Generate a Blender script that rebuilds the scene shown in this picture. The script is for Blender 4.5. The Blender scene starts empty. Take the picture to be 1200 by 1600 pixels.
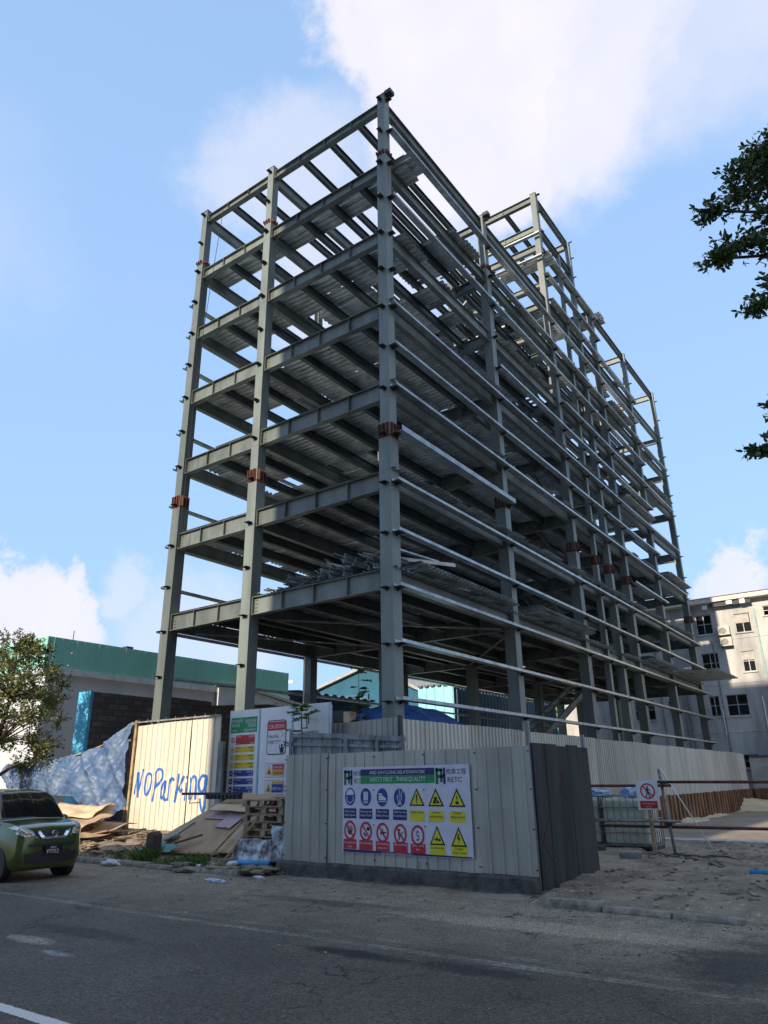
import bpy, bmesh, math, random
from mathutils import Vector, Matrix, noise as mnoise
R = math.radians
random.seed(7)
scene = bpy.context.scene
col = scene.collection

# ---------------------------------------------------------------- camera
PHI, PITCH, ROLL = 35.617, 20.748, -0.814
CAM = Vector((10.89, -15.57, 1.70))
def cam_basis():
    F = Vector((0, math.cos(R(PITCH)), math.sin(R(PITCH)))); X = Vector((1, 0, 0)); U = X.cross(F)
    c, s = math.cos(R(ROLL)), math.sin(R(ROLL))
    X2 = X*c + U*s; U2 = U*c - X*s
    M = Matrix.Rotation(R(PHI), 3, 'Z')
    return M @ X2, M @ U2, M @ F
CX, CU, CF = cam_basis()
cd = bpy.data.cameras.new('camera'); cam = bpy.data.objects.new('camera', cd); col.objects.link(cam)
cd.sensor_fit = 'VERTICAL'; cd.sensor_height = 24.0; cd.lens = 24.0*1110.3/1600
cd.clip_start = 0.1; cd.clip_end = 3000
m4 = Matrix((CX, CU, -CF)).transposed().to_4x4(); m4.translation = CAM
cam.matrix_world = m4
scene.camera = cam
def pxdir(x, y):                      # direction of a picture point, used for the clouds only
    return (CF + CX*((x-600)/1110.3) + CU*((800-y)/1110.3)).normalized()

# ---------------------------------------------------------------- light
SUN_EL, SUN_ROT = 24.0, 180.6         # sun behind the camera, low
sd = bpy.data.lights.new('sun', 'SUN'); sun = bpy.data.objects.new('sun', sd); col.objects.link(sun)
sd.energy = 4.6; sd.angle = R(0.5); sd.color = (1.0, 0.84, 0.64)
tosun = Vector((math.sin(R(SUN_ROT))*math.cos(R(SUN_EL)), math.cos(R(SUN_ROT))*math.cos(R(SUN_EL)), math.sin(R(SUN_EL))))
sun.rotation_euler = tosun.to_track_quat('Z', 'Y').to_euler()
scene.view_settings.view_transform = 'Standard'; scene.view_settings.look = 'None'
scene.view_settings.exposure = 0.62; scene.view_settings.gamma = 1.0
scene.render.engine = 'CYCLES'
scene.render.resolution_x = 768; scene.render.resolution_y = 1024

w = bpy.data.worlds.new('World'); scene.world = w; w.use_nodes = True
nt = w.node_tree; nt.nodes.clear()
N = lambda t: nt.nodes.new(t)
L = lambda a, b: nt.links.new(a, b)
sky = N('ShaderNodeTexSky'); sky.sky_type = 'NISHITA'; sky.sun_disc = False
sky.sun_elevation = R(SUN_EL); sky.sun_rotation = R(SUN_ROT); sky.air_density = 1.0; sky.dust_density = 0.6; sky.ozone_density = 2.0
bg = N('ShaderNodeBackground'); bg.inputs[1].default_value = 0.15
hs = N('ShaderNodeHueSaturation'); hs.inputs['Saturation'].default_value = 0.95
L(sky.outputs[0], hs.inputs['Color']); L(hs.outputs[0], bg.inputs[0])
tc = N('ShaderNodeTexCoord')
nz = N('ShaderNodeTexNoise'); nz.inputs['Scale'].default_value = 4.5; nz.inputs['Detail'].default_value = 9; nz.inputs['Roughness'].default_value = 0.64
L(tc.outputs['Generated'], nz.inputs['Vector'])
sub = N('ShaderNodeVectorMath'); sub.operation = 'SUBTRACT'; L(nz.outputs['Color'], sub.inputs[0]); sub.inputs[1].default_value = (0.5, 0.5, 0.5)
sc = N('ShaderNodeVectorMath'); sc.operation = 'SCALE'; L(sub.outputs[0], sc.inputs[0]); sc.inputs['Scale'].default_value = 0.26
ad = N('ShaderNodeVectorMath'); ad.operation = 'ADD'; L(tc.outputs['Generated'], ad.inputs[0]); L(sc.outputs[0], ad.inputs[1])
blobs = [((670, 30), 0.145, 1.0, .4), ((710, 150), 0.16, 1.0, .5), ((730, -120), 0.17, 1.0, .4), ((760, 250), 0.10, 0.95, .6), ((640, 300), 0.10, 0.8, .8), ((860, 110), 0.17, 0.9, .8), ((860, -60), 0.22, 0.85, .8),
         ((1090, -80), 0.2, 0.6, .9), ((430, 275), 0.11, 0.55, .9), ((540, 420), 0.14, .6, .9), ((15, 940), 0.075, 0.9, .35), ((95, 960), 0.055, 0.85, .5), ((60, 1010), 0.08, 0.8, .6),
         ((195, 900), 0.05, 0.45, .9), ((1165, 925), 0.05, 0.8, .5), ((1120, 950), 0.05, 0.7, .6), ((300, 1010), 0.12, .45, .9), ((900,-400), .28, .8,.6), ((-200,300), .2, .2,.9)]
cur = None
for (px, py), r, st, soft in blobs:
    dn = N('ShaderNodeVectorMath'); dn.operation = 'DISTANCE'; L(ad.outputs[0], dn.inputs[0]); dn.inputs[1].default_value = pxdir(px, py)
    mr = N('ShaderNodeMapRange'); mr.interpolation_type = 'SMOOTHSTEP'; L(dn.outputs['Value'], mr.inputs['Value'])
    mr.inputs['From Min'].default_value = r*(1.15-soft*.75); mr.inputs['From Max'].default_value = r*1.15
    mr.inputs['To Min'].default_value = st; mr.inputs['To Max'].default_value = 0
    if cur is None: cur = mr.outputs[0]
    else:
        mx = N('ShaderNodeMath'); mx.operation = 'MAXIMUM'; L(cur, mx.inputs[0]); L(mr.outputs[0], mx.inputs[1]); cur = mx.outputs[0]
for vec, r, st in (((0, 0, 1), .5, .7), ((.9, .1, .45), .7, .85)):   # unseen cloud overhead and to the right, added to whiten light in the shade
    dn = N('ShaderNodeVectorMath'); dn.operation = 'DISTANCE'; L(ad.outputs[0], dn.inputs[0]); dn.inputs[1].default_value = Vector(vec).normalized()
    mr = N('ShaderNodeMapRange'); mr.interpolation_type = 'SMOOTHSTEP'; L(dn.outputs['Value'], mr.inputs['Value']); mr.inputs['From Min'].default_value = r*.45; mr.inputs['From Max'].default_value = r; mr.inputs['To Min'].default_value = st; mr.inputs['To Max'].default_value = 0
    mx = N('ShaderNodeMath'); mx.operation = 'MAXIMUM'; L(cur, mx.inputs[0]); L(mr.outputs[0], mx.inputs[1]); cur = mx.outputs[0]
n2 = N('ShaderNodeTexNoise'); n2.inputs['Scale'].default_value = 9; n2.inputs['Detail'].default_value = 8; L(tc.outputs['Generated'], n2.inputs['Vector'])
cr = N('ShaderNodeMapRange'); L(n2.outputs['Fac'], cr.inputs['Value']); cr.inputs['From Min'].default_value = .3; cr.inputs['From Max'].default_value = .7
cr.inputs['To Min'].default_value = 0.80; cr.inputs['To Max'].default_value = 1.0
mu = N('ShaderNodeMath'); mu.operation = 'MULTIPLY'; L(cur, mu.inputs[0]); L(cr.outputs[0], mu.inputs[1])
cb = N('ShaderNodeBackground'); cb.inputs[0].default_value = (0.82, 0.79, 0.85, 1); cb.inputs[1].default_value = 0.78
hz = N('ShaderNodeBackground'); hz.inputs[0].default_value = (0.39, 0.62, 1.0, 1); hz.inputs[1].default_value = 0.74     # bright humid air
sz = N('ShaderNodeSeparateXYZ'); L(tc.outputs['Generated'], sz.inputs[0])
hm = N('ShaderNodeMapRange'); L(sz.outputs['Z'], hm.inputs['Value']); hm.inputs['From Min'].default_value = -.05; hm.inputs['From Max'].default_value = .9; hm.inputs['To Min'].default_value = .95; hm.inputs['To Max'].default_value = .68
m0 = N('ShaderNodeMixShader'); L(hm.outputs[0], m0.inputs[0]); L(bg.outputs[0], m0.inputs[1]); L(hz.outputs[0], m0.inputs[2])
ms = N('ShaderNodeMixShader'); L(mu.outputs[0], ms.inputs[0]); L(m0.outputs[0], ms.inputs[1]); L(cb.outputs[0], ms.inputs[2])
wo = N('ShaderNodeOutputWorld'); L(ms.outputs[0], wo.inputs['Surface'])

# ---------------------------------------------------------------- materials
MATS = {}
def mat(name, c, rough=.6, metal=0., var=.25, scale=3., bump=0., bscale=40., streak=0., c2=None, spec=.4, detail=6, lo=.42, hi=.62, trans=0., coat=0., stain=None):
    if name in MATS: return MATS[name]
    m = bpy.data.materials.new(name); m.use_nodes = True; t = m.node_tree; b = t.nodes['Principled BSDF']
    b.inputs['Roughness'].default_value = rough; b.inputs['Metallic'].default_value = metal; b.inputs['Specular IOR Level'].default_value = spec
    if coat: b.inputs['Coat Weight'].default_value = coat; b.inputs['Coat Roughness'].default_value = .08
    if trans: b.inputs['Transmission Weight'].default_value = trans
    co = t.nodes.new('ShaderNodeTexCoord'); n = t.nodes.new('ShaderNodeTexNoise'); n.inputs['Scale'].default_value = scale; n.inputs['Detail'].default_value = detail
    n.inputs['Roughness'].default_value = .62
    src = co.outputs['Object']
    if streak:
        mp = t.nodes.new('ShaderNodeMapping'); mp.inputs['Scale'].default_value = (1, 1, streak); t.links.new(src, mp.inputs[0]); t.links.new(mp.outputs[0], n.inputs['Vector'])
    else: t.links.new(src, n.inputs['Vector'])
    mr = t.nodes.new('ShaderNodeMapRange'); t.links.new(n.outputs['Fac'], mr.inputs['Value']); mr.inputs['From Min'].default_value = lo; mr.inputs['From Max'].default_value = hi
    mx = t.nodes.new('ShaderNodeMix'); mx.data_type = 'RGBA'; t.links.new(mr.outputs[0], mx.inputs[0])
    d = c2 if c2 else tuple(x*(1-var) for x in c)
    mx.inputs[6].default_value = (*c, 1); mx.inputs[7].default_value = (*d, 1)
    outc = mx.outputs[2]
    if stain:                                  # small rusty or muddy spots and runs, and a slightly different tone for every member
        oi = t.nodes.new('ShaderNodeObjectInfo'); tm_ = t.nodes.new('ShaderNodeMapRange'); t.links.new(oi.outputs['Random'], tm_.inputs['Value']); tm_.inputs['To Min'].default_value = .78; tm_.inputs['To Max'].default_value = 1.16
        mm = t.nodes.new('ShaderNodeMix'); mm.data_type = 'RGBA'; mm.blend_type = 'MULTIPLY'; mm.inputs[0].default_value = 1; t.links.new(outc, mm.inputs[6]); t.links.new(tm_.outputs[0], mm.inputs[7])
        n4 = t.nodes.new('ShaderNodeTexNoise'); n4.inputs['Scale'].default_value = 2.1; n4.inputs['Detail'].default_value = 9; n4.inputs['Roughness'].default_value = .75
        mp4 = t.nodes.new('ShaderNodeMapping'); mp4.inputs['Scale'].default_value = (1.5, 1.5, .45); t.links.new(src, mp4.inputs[0]); t.links.new(mp4.outputs[0], n4.inputs['Vector'])
        m5 = t.nodes.new('ShaderNodeMapRange'); t.links.new(n4.outputs['Fac'], m5.inputs['Value']); m5.inputs['From Min'].default_value = .60; m5.inputs['From Max'].default_value = .70; m5.inputs['To Max'].default_value = .75
        m6 = t.nodes.new('ShaderNodeMix'); m6.data_type = 'RGBA'; t.links.new(m5.outputs[0], m6.inputs[0]); t.links.new(mm.outputs[2], m6.inputs[6]); m6.inputs[7].default_value = (*stain, 1); outc = m6.outputs[2]
    t.links.new(outc, b.inputs['Base Color'])
    if bump:
        n3 = t.nodes.new('ShaderNodeTexNoise'); n3.inputs['Scale'].default_value = bscale; n3.inputs['Detail'].default_value = 5; t.links.new(src, n3.inputs['Vector'])
        bp = t.nodes.new('ShaderNodeBump'); bp.inputs['Strength'].default_value = bump; bp.inputs['Distance'].default_value = .03
        t.links.new(n3.outputs['Fac'], bp.inputs['Height']); t.links.new(bp.outputs[0], b.inputs['Normal'])
    MATS[name] = m
    return m
steel = mat('painted_steel', (.150, .176, .162), .48, .1, .28, 1.3, .12, 30, streak=.25, spec=.5, stain=(.13, .10, .08))
steel2 = mat('painted_steel_beam', (.148, .174, .160), .5, .1, .35, 1.6, .1, 30, streak=.4, spec=.5, stain=(.12, .085, .065))
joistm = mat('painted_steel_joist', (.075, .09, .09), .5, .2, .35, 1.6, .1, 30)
galv = mat('galvanised_sheet', (.60, .64, .64), .4, .45, .35, 2.2, .1, 12, streak=.5)
galvp = mat('galvanised_purlin', (.42, .45, .45), .36, .6, .35, 2.5, .1, 20, stain=(.16, .14, .12))
rust = mat('rust_primer', (.13, .034, .02), .7, 0, .5, 14)
darkst = mat('dark_bracket', (.045, .05, .055), .6, .2, .3, 10)
boltm = mat('bolt_steel', (.3, .28, .22), .5, .4)
white = mat('white_board', (.72, .74, .77), .45, 0, .12, 2.5, streak=.4)
cyan = mat('sky_blue_edge', (.25, .52, .72), .5)
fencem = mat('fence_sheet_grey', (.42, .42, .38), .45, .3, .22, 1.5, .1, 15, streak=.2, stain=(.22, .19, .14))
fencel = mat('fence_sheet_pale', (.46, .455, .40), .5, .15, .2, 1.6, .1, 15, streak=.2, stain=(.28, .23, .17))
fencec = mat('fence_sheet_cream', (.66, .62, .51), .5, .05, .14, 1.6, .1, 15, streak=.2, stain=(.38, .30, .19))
oldz = mat('weathered_zinc', (.27, .29, .31), .6, .3, .55, 3.5, .2, 20, streak=.2)
concrete = mat('concrete', (.27, .265, .25), .9, 0, .45, 4, .5, 35)
darkcon = mat('dark_mortar', (.085, .085, .08), .9, 0, .5, 5, .8, 25)
blackp = mat('black_paint', (.012, .012, .014), .4, 0, .3, 5)
plastic_k = mat('black_plastic', (.02, .02, .022), .55)
rubber = mat('tyre_rubber', (.022, .022, .023), .85)
chrome = mat('chrome', (.75, .77, .8), .12, 1., .05)
wood = mat('weathered_wood', (.40, .29, .17), .8, 0, .5, 5, .4, 30)
darkwood = mat('dark_boards', (.045, .044, .044), .85, 0, .5, 3, .6, 30, streak=.12)
cardb = mat('cardboard', (.42, .30, .19), .85, 0, .22, 2.5, .1, 20)
cardp = mat('pale_cardboard', (.56, .43, .28), .85, 0, .2, 2.5)
tarpm = mat('blue_tarp', (.05, .10, .215), .5, 0, .5, 2.2, .15, 9, c2=(.12, .17, .25), spec=.4)
bluem = mat('blue_pipe', (.05, .27, .58), .45)
redpipe = mat('rusty_pipe', (.17, .065, .05), .6, .3, .45, 8)
greypipe = mat('grey_pipe', (.30, .29, .28), .55, .4, .45, 8)
def flat(name, c, rough=.5): return mat(name, c, rough, 0, .1, 6)
S_blue = flat('print_blue', (.018, .045, .25)); S_navy = flat('print_navy', (.012, .02, .13)); S_green = flat('print_green', (.01, .26, .08)); S_red = flat('print_red', (.48, .02, .035))
S_yel = flat('print_yellow', (.66, .60, .03)); S_wht = flat('print_white', (.68, .68, .76)); S_blk = flat('print_black', (.012, .012, .015)); S_or = flat('print_orange', (.7, .33, .02))
S_pale = flat('poster_paper', (.60, .61, .72)); S_amb = flat('print_amber', (.72, .52, .03)); S_dgr = flat('print_dark_green', (.01, .12, .04))

# ---------------------------------------------------------------- mesh helpers
ORG = {}
def org(o): return ORG.get(o.name, Vector((0, 0, 0))) if o else Vector((0, 0, 0))
class MB:
    def __init__(s): s.v = []; s.f = []; s.m = []; s.mi = 0
    def add(s, vs, fs):
        b = len(s.v); s.v += [tuple(v) for v in vs]
        for f in fs: s.f.append([b+i for i in f]); s.m.append(s.mi)
        return s
    def box(s, x0, x1, y0, y1, z0, z1):
        vs = [(x, y, z) for z in (z0, z1) for y in (y0, y1) for x in (x0, x1)]
        return s.add(vs, [(0, 2, 3, 1), (4, 5, 7, 6), (0, 1, 5, 4), (2, 6, 7, 3), (0, 4, 6, 2), (1, 3, 7, 5)])
    def obox(s, c, ex, ey, ez):          # centre and half-axis vectors
        c, ex, ey, ez = map(Vector, (c, ex, ey, ez))
        vs = [c+ex*a+ey*b+ez*d for d in (-1, 1) for b in (-1, 1) for a in (-1, 1)]
        return s.add(vs, [(0, 2, 3, 1), (4, 5, 7, 6), (0, 1, 5, 4), (2, 6, 7, 3), (0, 4, 6, 2), (1, 3, 7, 5)])
    def sweep(s, p0, p1, prof, up=(0, 0, 1), cap=True):   # prof: (side, up) points, counter-clockwise
        p0, p1 = Vector(p0), Vector(p1); d = (p1-p0).normalized(); up = Vector(up)
        if abs(d.dot(up)) > .99: up = Vector((0, 1, 0))
        sd_ = d.cross(up).normalized(); u2 = sd_.cross(d)
        n = len(prof); vs = [p0+sd_*a+u2*b for a, b in prof]+[p1+sd_*a+u2*b for a, b in prof]
        fs = [(i, (i+1) % n, n+(i+1) % n, n+i) for i in range(n)]
        if cap: fs += [tuple(range(n))[::-1], tuple(range(n, 2*n))]
        return s.add(vs, fs)
    def ibeam(s, p0, p1, h, w, tf=.018, tw=.012):
        a, b, c = w/2, h/2, tw/2
        return s.sweep(p0, p1, [(-a, -b), (a, -b), (a, -b+tf), (c, -b+tf), (c, b-tf), (a, b-tf), (a, b), (-a, b), (-a, b-tf), (-c, b-tf), (-c, -b+tf), (-a, -b+tf)])
    def tube(s, p0, p1, r, n=10, r1=None):
        p0, p1 = Vector(p0), Vector(p1); r1 = r if r1 is None else r1
        d = (p1-p0).normalized(); a = d.orthogonal().normalized(); b = d.cross(a)
        vs = [p0+(a*math.cos(t)+b*math.sin(t))*r for t in [2*math.pi*i/n for i in range(n)]]+[p1+(a*math.cos(t)+b*math.sin(t))*r1 for t in [2*math.pi*i/n for i in range(n)]]
        return s.add(vs, [(i, (i+1) % n, n+(i+1) % n, n+i) for i in range(n)]+[tuple(range(n))[::-1], tuple(range(n, 2*n))])
    def path(s, pts, r, n=6):
        for a, b in zip(pts[:-1], pts[1:]): s.tube(a, b, r, n)
        return s
    def prism(s, pts, d):                # planar polygon swept by vector d
        n = len(pts); d = Vector(d); vs = [Vector(p) for p in pts]+[Vector(p)+d for p in pts]
        return s.add(vs, [tuple(range(n))[::-1], tuple(range(n, 2*n))]+[(i, (i+1) % n, n+(i+1) % n, n+i) for i in range(n)])
    def blob(s, c, r, seed=0, sq=(1, 1, 1), amt=.3, sub=2, fr=1.2):
        bm = bmesh.new(); bmesh.ops.create_icosphere(bm, subdivisions=sub, radius=1)
        vs = []
        for v in bm.verts:
            q = v.co.copy(); k = 1+amt*mnoise.noise(q*fr+Vector((seed*3.1, seed*1.7, seed)))
            vs.append(Vector(c)+Vector((q.x*sq[0], q.y*sq[1], q.z*sq[2]))*r*k)
        fs = [[v.index for v in f.verts] for f in bm.faces]; bm.free()
        return s.add(vs, fs)
    def build(s, name, mats, parent=None, smooth=False, fix=True):
        o0 = org(parent); me = bpy.data.meshes.new(name)
        me.from_pydata([(v[0]-o0.x, v[1]-o0.y, v[2]-o0.z) for v in s.v], [], s.f)
        if not isinstance(mats, (list, tuple)): mats = [mats]
        for m in mats: me.materials.append(m)
        if len(mats) > 1: me.polygons.foreach_set('material_index', s.m)
        if smooth: me.polygons.foreach_set('use_smooth', [True]*len(me.polygons))
        me.validate(); me.update()
        if fix:
            bm = bmesh.new(); bm.from_mesh(me); bmesh.ops.recalc_face_normals(bm, faces=bm.faces); bm.to_mesh(me); bm.free()
        o = bpy.data.objects.new(name, me); col.objects.link(o)
        if parent: o.parent = parent; ORG[o.name] = o0
        return o
def thing(name, label, cat, loc=(0, 0, 0), group=None):
    o = bpy.data.objects.new(name, None); col.objects.link(o); o.location = loc; o.empty_display_size = .2
    o['label'] = label; o['category'] = cat
    if group: o['group'] = group
    ORG[o.name] = Vector(loc)
    return o
def tag(o, label, cat, group=None):
    o['label'] = label; o['category'] = cat
    if group: o['group'] = group
    return o
def struct(o): o['kind'] = 'structure'; return o
def stuff(o, label=None, cat=None):
    o['kind'] = 'stuff'
    if label: o['label'] = label
    if cat: o['category'] = cat
    return o
def rnd(a, b): return random.uniform(a, b)
def nz3(x, y, z=0, s=1.): return mnoise.noise(Vector((x*s, y*s, z*s)))

# flat artwork on a plane: origin o, axes ex (right), ez (up), normal nn (towards the viewer)
class Art:
    def __init__(s, o, ex, ez, nn, off=.003): s.o = Vector(o); s.ex = Vector(ex); s.ez = Vector(ez); s.n = Vector(nn); s.off = off; s.reset()
    def reset(s): s.mb = MB(); s.mats = []
    def P(s, x, z, l): return s.o+s.ex*x+s.ez*z+s.n*(s.off*l)
    def _m(s, m):
        if m not in s.mats: s.mats.append(m)
        s.mb.mi = s.mats.index(m)
    def poly(s, pts, m, l=1): s._m(m); s.mb.add([s.P(x, z, l) for x, z in pts], [tuple(range(len(pts)))]); return s
    def rect(s, x, z, w_, h_, m, l=1): return s.poly([(x, z), (x+w_, z), (x+w_, z+h_), (x, z+h_)], m, l)
    def disc(s, x, z, r, m, l=1, sz=1., n=28): return s.poly([(x+r*math.cos(2*math.pi*i/n), z+sz*r*math.sin(2*math.pi*i/n)) for i in range(n)], m, l)
    def ring(s, x, z, r0, r1, m, l=1, sz=1., n=32):
        s._m(m); a = [2*math.pi*i/n for i in range(n)]
        s.mb.add([s.P(x+r*math.cos(t), z+sz*r*math.sin(t), l) for r in (r0, r1) for t in a], [(i, (i+1) % n, n+(i+1) % n, n+i) for i in range(n)]); return s
    def line(s, pts, wd, m, l=1):
        for (x0, z0), (x1, z1) in zip(pts[:-1], pts[1:]):
            d = Vector((x1-x0, z1-z0)); 
            if d.length < 1e-6: continue
            d.normalize(); a, b = -d.y*wd/2, d.x*wd/2; e = d*(wd*.3)
            s.poly([(x0-e.x+a, z0-e.y+b), (x0-e.x-a, z0-e.y-b), (x1+e.x-a, z1+e.y-b), (x1+e.x+a, z1+e.y+b)], m, l)
        return s
    def tri(s, x, z, w_, h_, m, l=1): return s.poly([(x-w_/2, z), (x+w_/2, z), (x, z+h_)], m, l)
    def text(s, txt, x, z, size, m, l=2, align='LEFT', maxw=None, sx=1.):
        cu = bpy.data.curves.new('t', 'FONT'); cu.body = txt; cu.size = size; cu.align_x = align; cu.resolution_u = 2
        ob = bpy.data.objects.new('t', cu); col.objects.link(ob); bpy.context.view_layer.update()
        me = bpy.data.meshes.new_from_object(ob); k = sx
        if maxw and me.vertices:
            wd = max(v.co.x for v in me.vertices)-min(v.co.x for v in me.vertices)
            if wd*k > maxw: k = maxw/wd
        s._m(m); s.mb.add([s.P(x+v.co.x*k, z+v.co.y, l) for v in me.vertices], [tuple(p.vertices) for p in me.polygons])
        bpy.data.objects.remove(ob); bpy.data.curves.remove(cu); bpy.data.meshes.remove(me); return s
    def build(s, name, parent):
        o = s.mb.build(name, s.mats, parent, fix=False); s.reset(); return o
# ---------------------------------------------------------------- ground and road
def gz(x, y):
    left_ = max(0, min(1, (.6-x)/1.2)); back = max(0, min(1, (y+4.4)/2.2))
    h = .10+.40*left_*back*max(0, min(1, (x+16)/3))
    if y < -4.3: h = .10
    h += .035*nz3(x, y, 0, 1.1)+.02*nz3(x, y, 5, 3.4)+.012*nz3(x, y, 2, 9)
    if y > -4.4: h += .10*max(0, nz3(x, y, 9, .45))*(1 if x > 3 else .4)
    if x > 4.9 and y > 1: h -= .06
    if x > 5.2 and y > -4.2: h += .05*max(-.3, nz3(x, y, 6, 1.7))+.03*abs(nz3(x, y, 7, 4))
    if x > .9 and y > 6.5: h -= .62*min(1, (y-6.5)/2.5)*min(1, max(0, (36-y)/2)); h += .55*max(0, min(1, (2.9-x)/1.9))*(.6+.35*nz3(x*.5, y, 3, .3)+.12*nz3(x, y, 4, 1.3))
    if -.5 < x < 5.7 and y < -3.4: h *= .25
    if y < -4.3: h = h*max(0, min(1, (y+4.95)/.5))-.012
    return h
def ground_mat(name, c, c2, c3, sc1, bump=.9, bs=60.):
    m = bpy.data.materials.new(name); m.use_nodes = True; t = m.node_tree; b = t.nodes['Principled BSDF']; b.inputs['Roughness'].default_value = .95; b.inputs['Specular IOR Level'].default_value = .2
    co = t.nodes.new('ShaderNodeTexCoord')
    def ns(s_, d=8):
        n = t.nodes.new('ShaderNodeTexNoise'); n.inputs['Scale'].default_value = s_; n.inputs['Detail'].default_value = d; n.inputs['Roughness'].default_value = .68; t.links.new(co.outputs['Object'], n.inputs['Vector']); return n
    def mixc(f, a, bb, lo, hi):
        mr = t.nodes.new('ShaderNodeMapRange'); t.links.new(f, mr.inputs['Value']); mr.inputs['From Min'].default_value = lo; mr.inputs['From Max'].default_value = hi
        mx = t.nodes.new('ShaderNodeMix'); mx.data_type = 'RGBA'; t.links.new(mr.outputs[0], mx.inputs[0])
        for k, q in ((6, a), (7, bb)):
            if isinstance(q, tuple): mx.inputs[k].default_value = (*q, 1)
            else: t.links.new(q, mx.inputs[k])
        return mx.outputs[2]
    a = mixc(ns(sc1).outputs['Fac'], c, c2, .42, .60)
    a = mixc(ns(sc1*9).outputs['Fac'], a, c3, .56, .68)
    vo = t.nodes.new('ShaderNodeTexVoronoi'); vo.inputs['Scale'].default_value = bs; t.links.new(co.outputs['Object'], vo.inputs['Vector'])
    mul = t.nodes.new('ShaderNodeMix'); mul.data_type = 'RGBA'; mul.blend_type = 'MULTIPLY'; mul.inputs[0].default_value = .5; t.links.new(a, mul.inputs[6])
    g = t.nodes.new('ShaderNodeMapRange'); t.links.new(vo.outputs['Color'], g.inputs['Value']); g.inputs['To Min'].default_value = .45; g.inputs['To Max'].default_value = 1.25
    t.links.new(g.outputs[0], mul.inputs[7]); t.links.new(mul.outputs[2], b.inputs['Base Color'])
    n = ns(bs*.5, 6); bp = t.nodes.new('ShaderNodeBump'); bp.inputs['Strength'].default_value = bump; bp.inputs['Distance'].default_value = .04
    t.links.new(n.outputs['Fac'], bp.inputs['Height']); t.links.new(bp.outputs[0], b.inputs['Normal'])
    return m
dirt = ground_mat('site_dirt', (.34, .295, .225), (.185, .16, .125), (.52, .48, .40), .9)
far_dirt = ground_mat('far_ground', (.30, .27, .22), (.22, .20, .17), (.33, .3, .26), .3, .5, 12)
def grid(x0, x1, y0, y1, nx, ny, fz):
    mb = MB(); vs = []
    for j in range(ny+1):
        for i in range(nx+1):
            x = x0+(x1-x0)*i/nx; y = y0+(y1-y0)*j/ny; vs.append((x, y, fz(x, y)))
    return mb.add(vs, [(j*(nx+1)+i, j*(nx+1)+i+1, (j+1)*(nx+1)+i+1, (j+1)*(nx+1)+i) for j in range(ny) for i in range(nx)])
struct(MB().add([(-900, -900, -.25), (900, -900, -.25), (900, 900, -.25), (-900, 900, -.25)], [(0, 1, 2, 3)]).build('ground', far_dirt, fix=False))
struct(grid(-20, 16, -5.05, 10, 300, 126, gz).build('site_ground', dirt, smooth=True, fix=False))
struct(grid(-60, 24, 9.98, 60, 168, 90, lambda x, y: gz(x, y)-.01).build('site_ground', dirt, smooth=True, fix=False))
struct(grid(-60, -20.01, -4.66, 9.97, 60, 30, lambda x, y: .1 if y > -4.6 else -.02).build('site_ground', dirt, smooth=True, fix=False))
struct(grid(16.01, 60, -4.66, 60, 60, 60, lambda x, y: .06 if y > -4.6 else -.02).build('site_ground', dirt, smooth=True, fix=False))
# asphalt with dust that gathers along the kerb, patches and coarse aggregate
am = bpy.data.materials.new('asphalt'); am.use_nodes = True; t = am.node_tree; b = t.nodes['Principled BSDF']; b.inputs['Roughness'].default_value = .8; b.inputs['Specular IOR Level'].default_value = .35
co = t.nodes.new('ShaderNodeTexCoord')
def tn(s_, d=8, r=.65, sc_=None):
    n = t.nodes.new('ShaderNodeTexNoise'); n.inputs['Scale'].default_value = s_; n.inputs['Detail'].default_value = d; n.inputs['Roughness'].default_value = r
    if sc_:
        mp = t.nodes.new('ShaderNodeMapping'); mp.inputs['Scale'].default_value = sc_; t.links.new(co.outputs['Object'], mp.inputs[0]); t.links.new(mp.outputs[0], n.inputs['Vector'])
    else: t.links.new(co.outputs['Object'], n.inputs['Vector'])
    return n.outputs['Fac']
def tmr(v, a, b_, c=0., d=1.):
    m = t.nodes.new('ShaderNodeMapRange'); t.links.new(v, m.inputs['Value']); m.inputs['From Min'].default_value = a; m.inputs['From Max'].default_value = b_; m.inputs['To Min'].default_value = c; m.inputs['To Max'].default_value = d; return m.outputs[0]
def tmx(f, a, b_, bl='MIX'):
    m = t.nodes.new('ShaderNodeMix'); m.data_type = 'RGBA'; m.blend_type = bl
    if isinstance(f, float): m.inputs[0].default_value = f
    else: t.links.new(f, m.inputs[0])
    for k, q in ((6, a), (7, b_)):
        if isinstance(q, tuple): m.inputs[k].default_value = (*q, 1)
        else: t.links.new(q, m.inputs[k])
    return m.outputs[2]
def tma(op, a, b_):
    m = t.nodes.new('ShaderNodeMath'); m.operation = op
    for k, q in ((0, a), (1, b_)):
        if isinstance(q, float): m.inputs[k].default_value = q
        else: t.links.new(q, m.inputs[k])
    return m.outputs[0]
sx = t.nodes.new('ShaderNodeSeparateXYZ'); t.links.new(co.outputs['Object'], sx.inputs[0])
base = tmx(tmr(tn(.5, 6), .35, .65), (.066, .059, .050), (.098, .087, .072))
base = tmx(tmr(tn(1.6, 9, .7, (.5, 1.6, 1)), .58, .72), base, (.042, .040, .037))
dust = tma('MULTIPLY', tmr(tma('ADD', sx.outputs['Y'], tma('MULTIPLY', tma('SUBTRACT', tn(.7, 8), .5), 4.5)), -8.6, -5.6), tmr(tn(2.6, 9, .7), .30, .62, .35, 1.))
base = tmx(tma('MULTIPLY', dust, .85), base, (.27, .235, .18))
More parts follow.
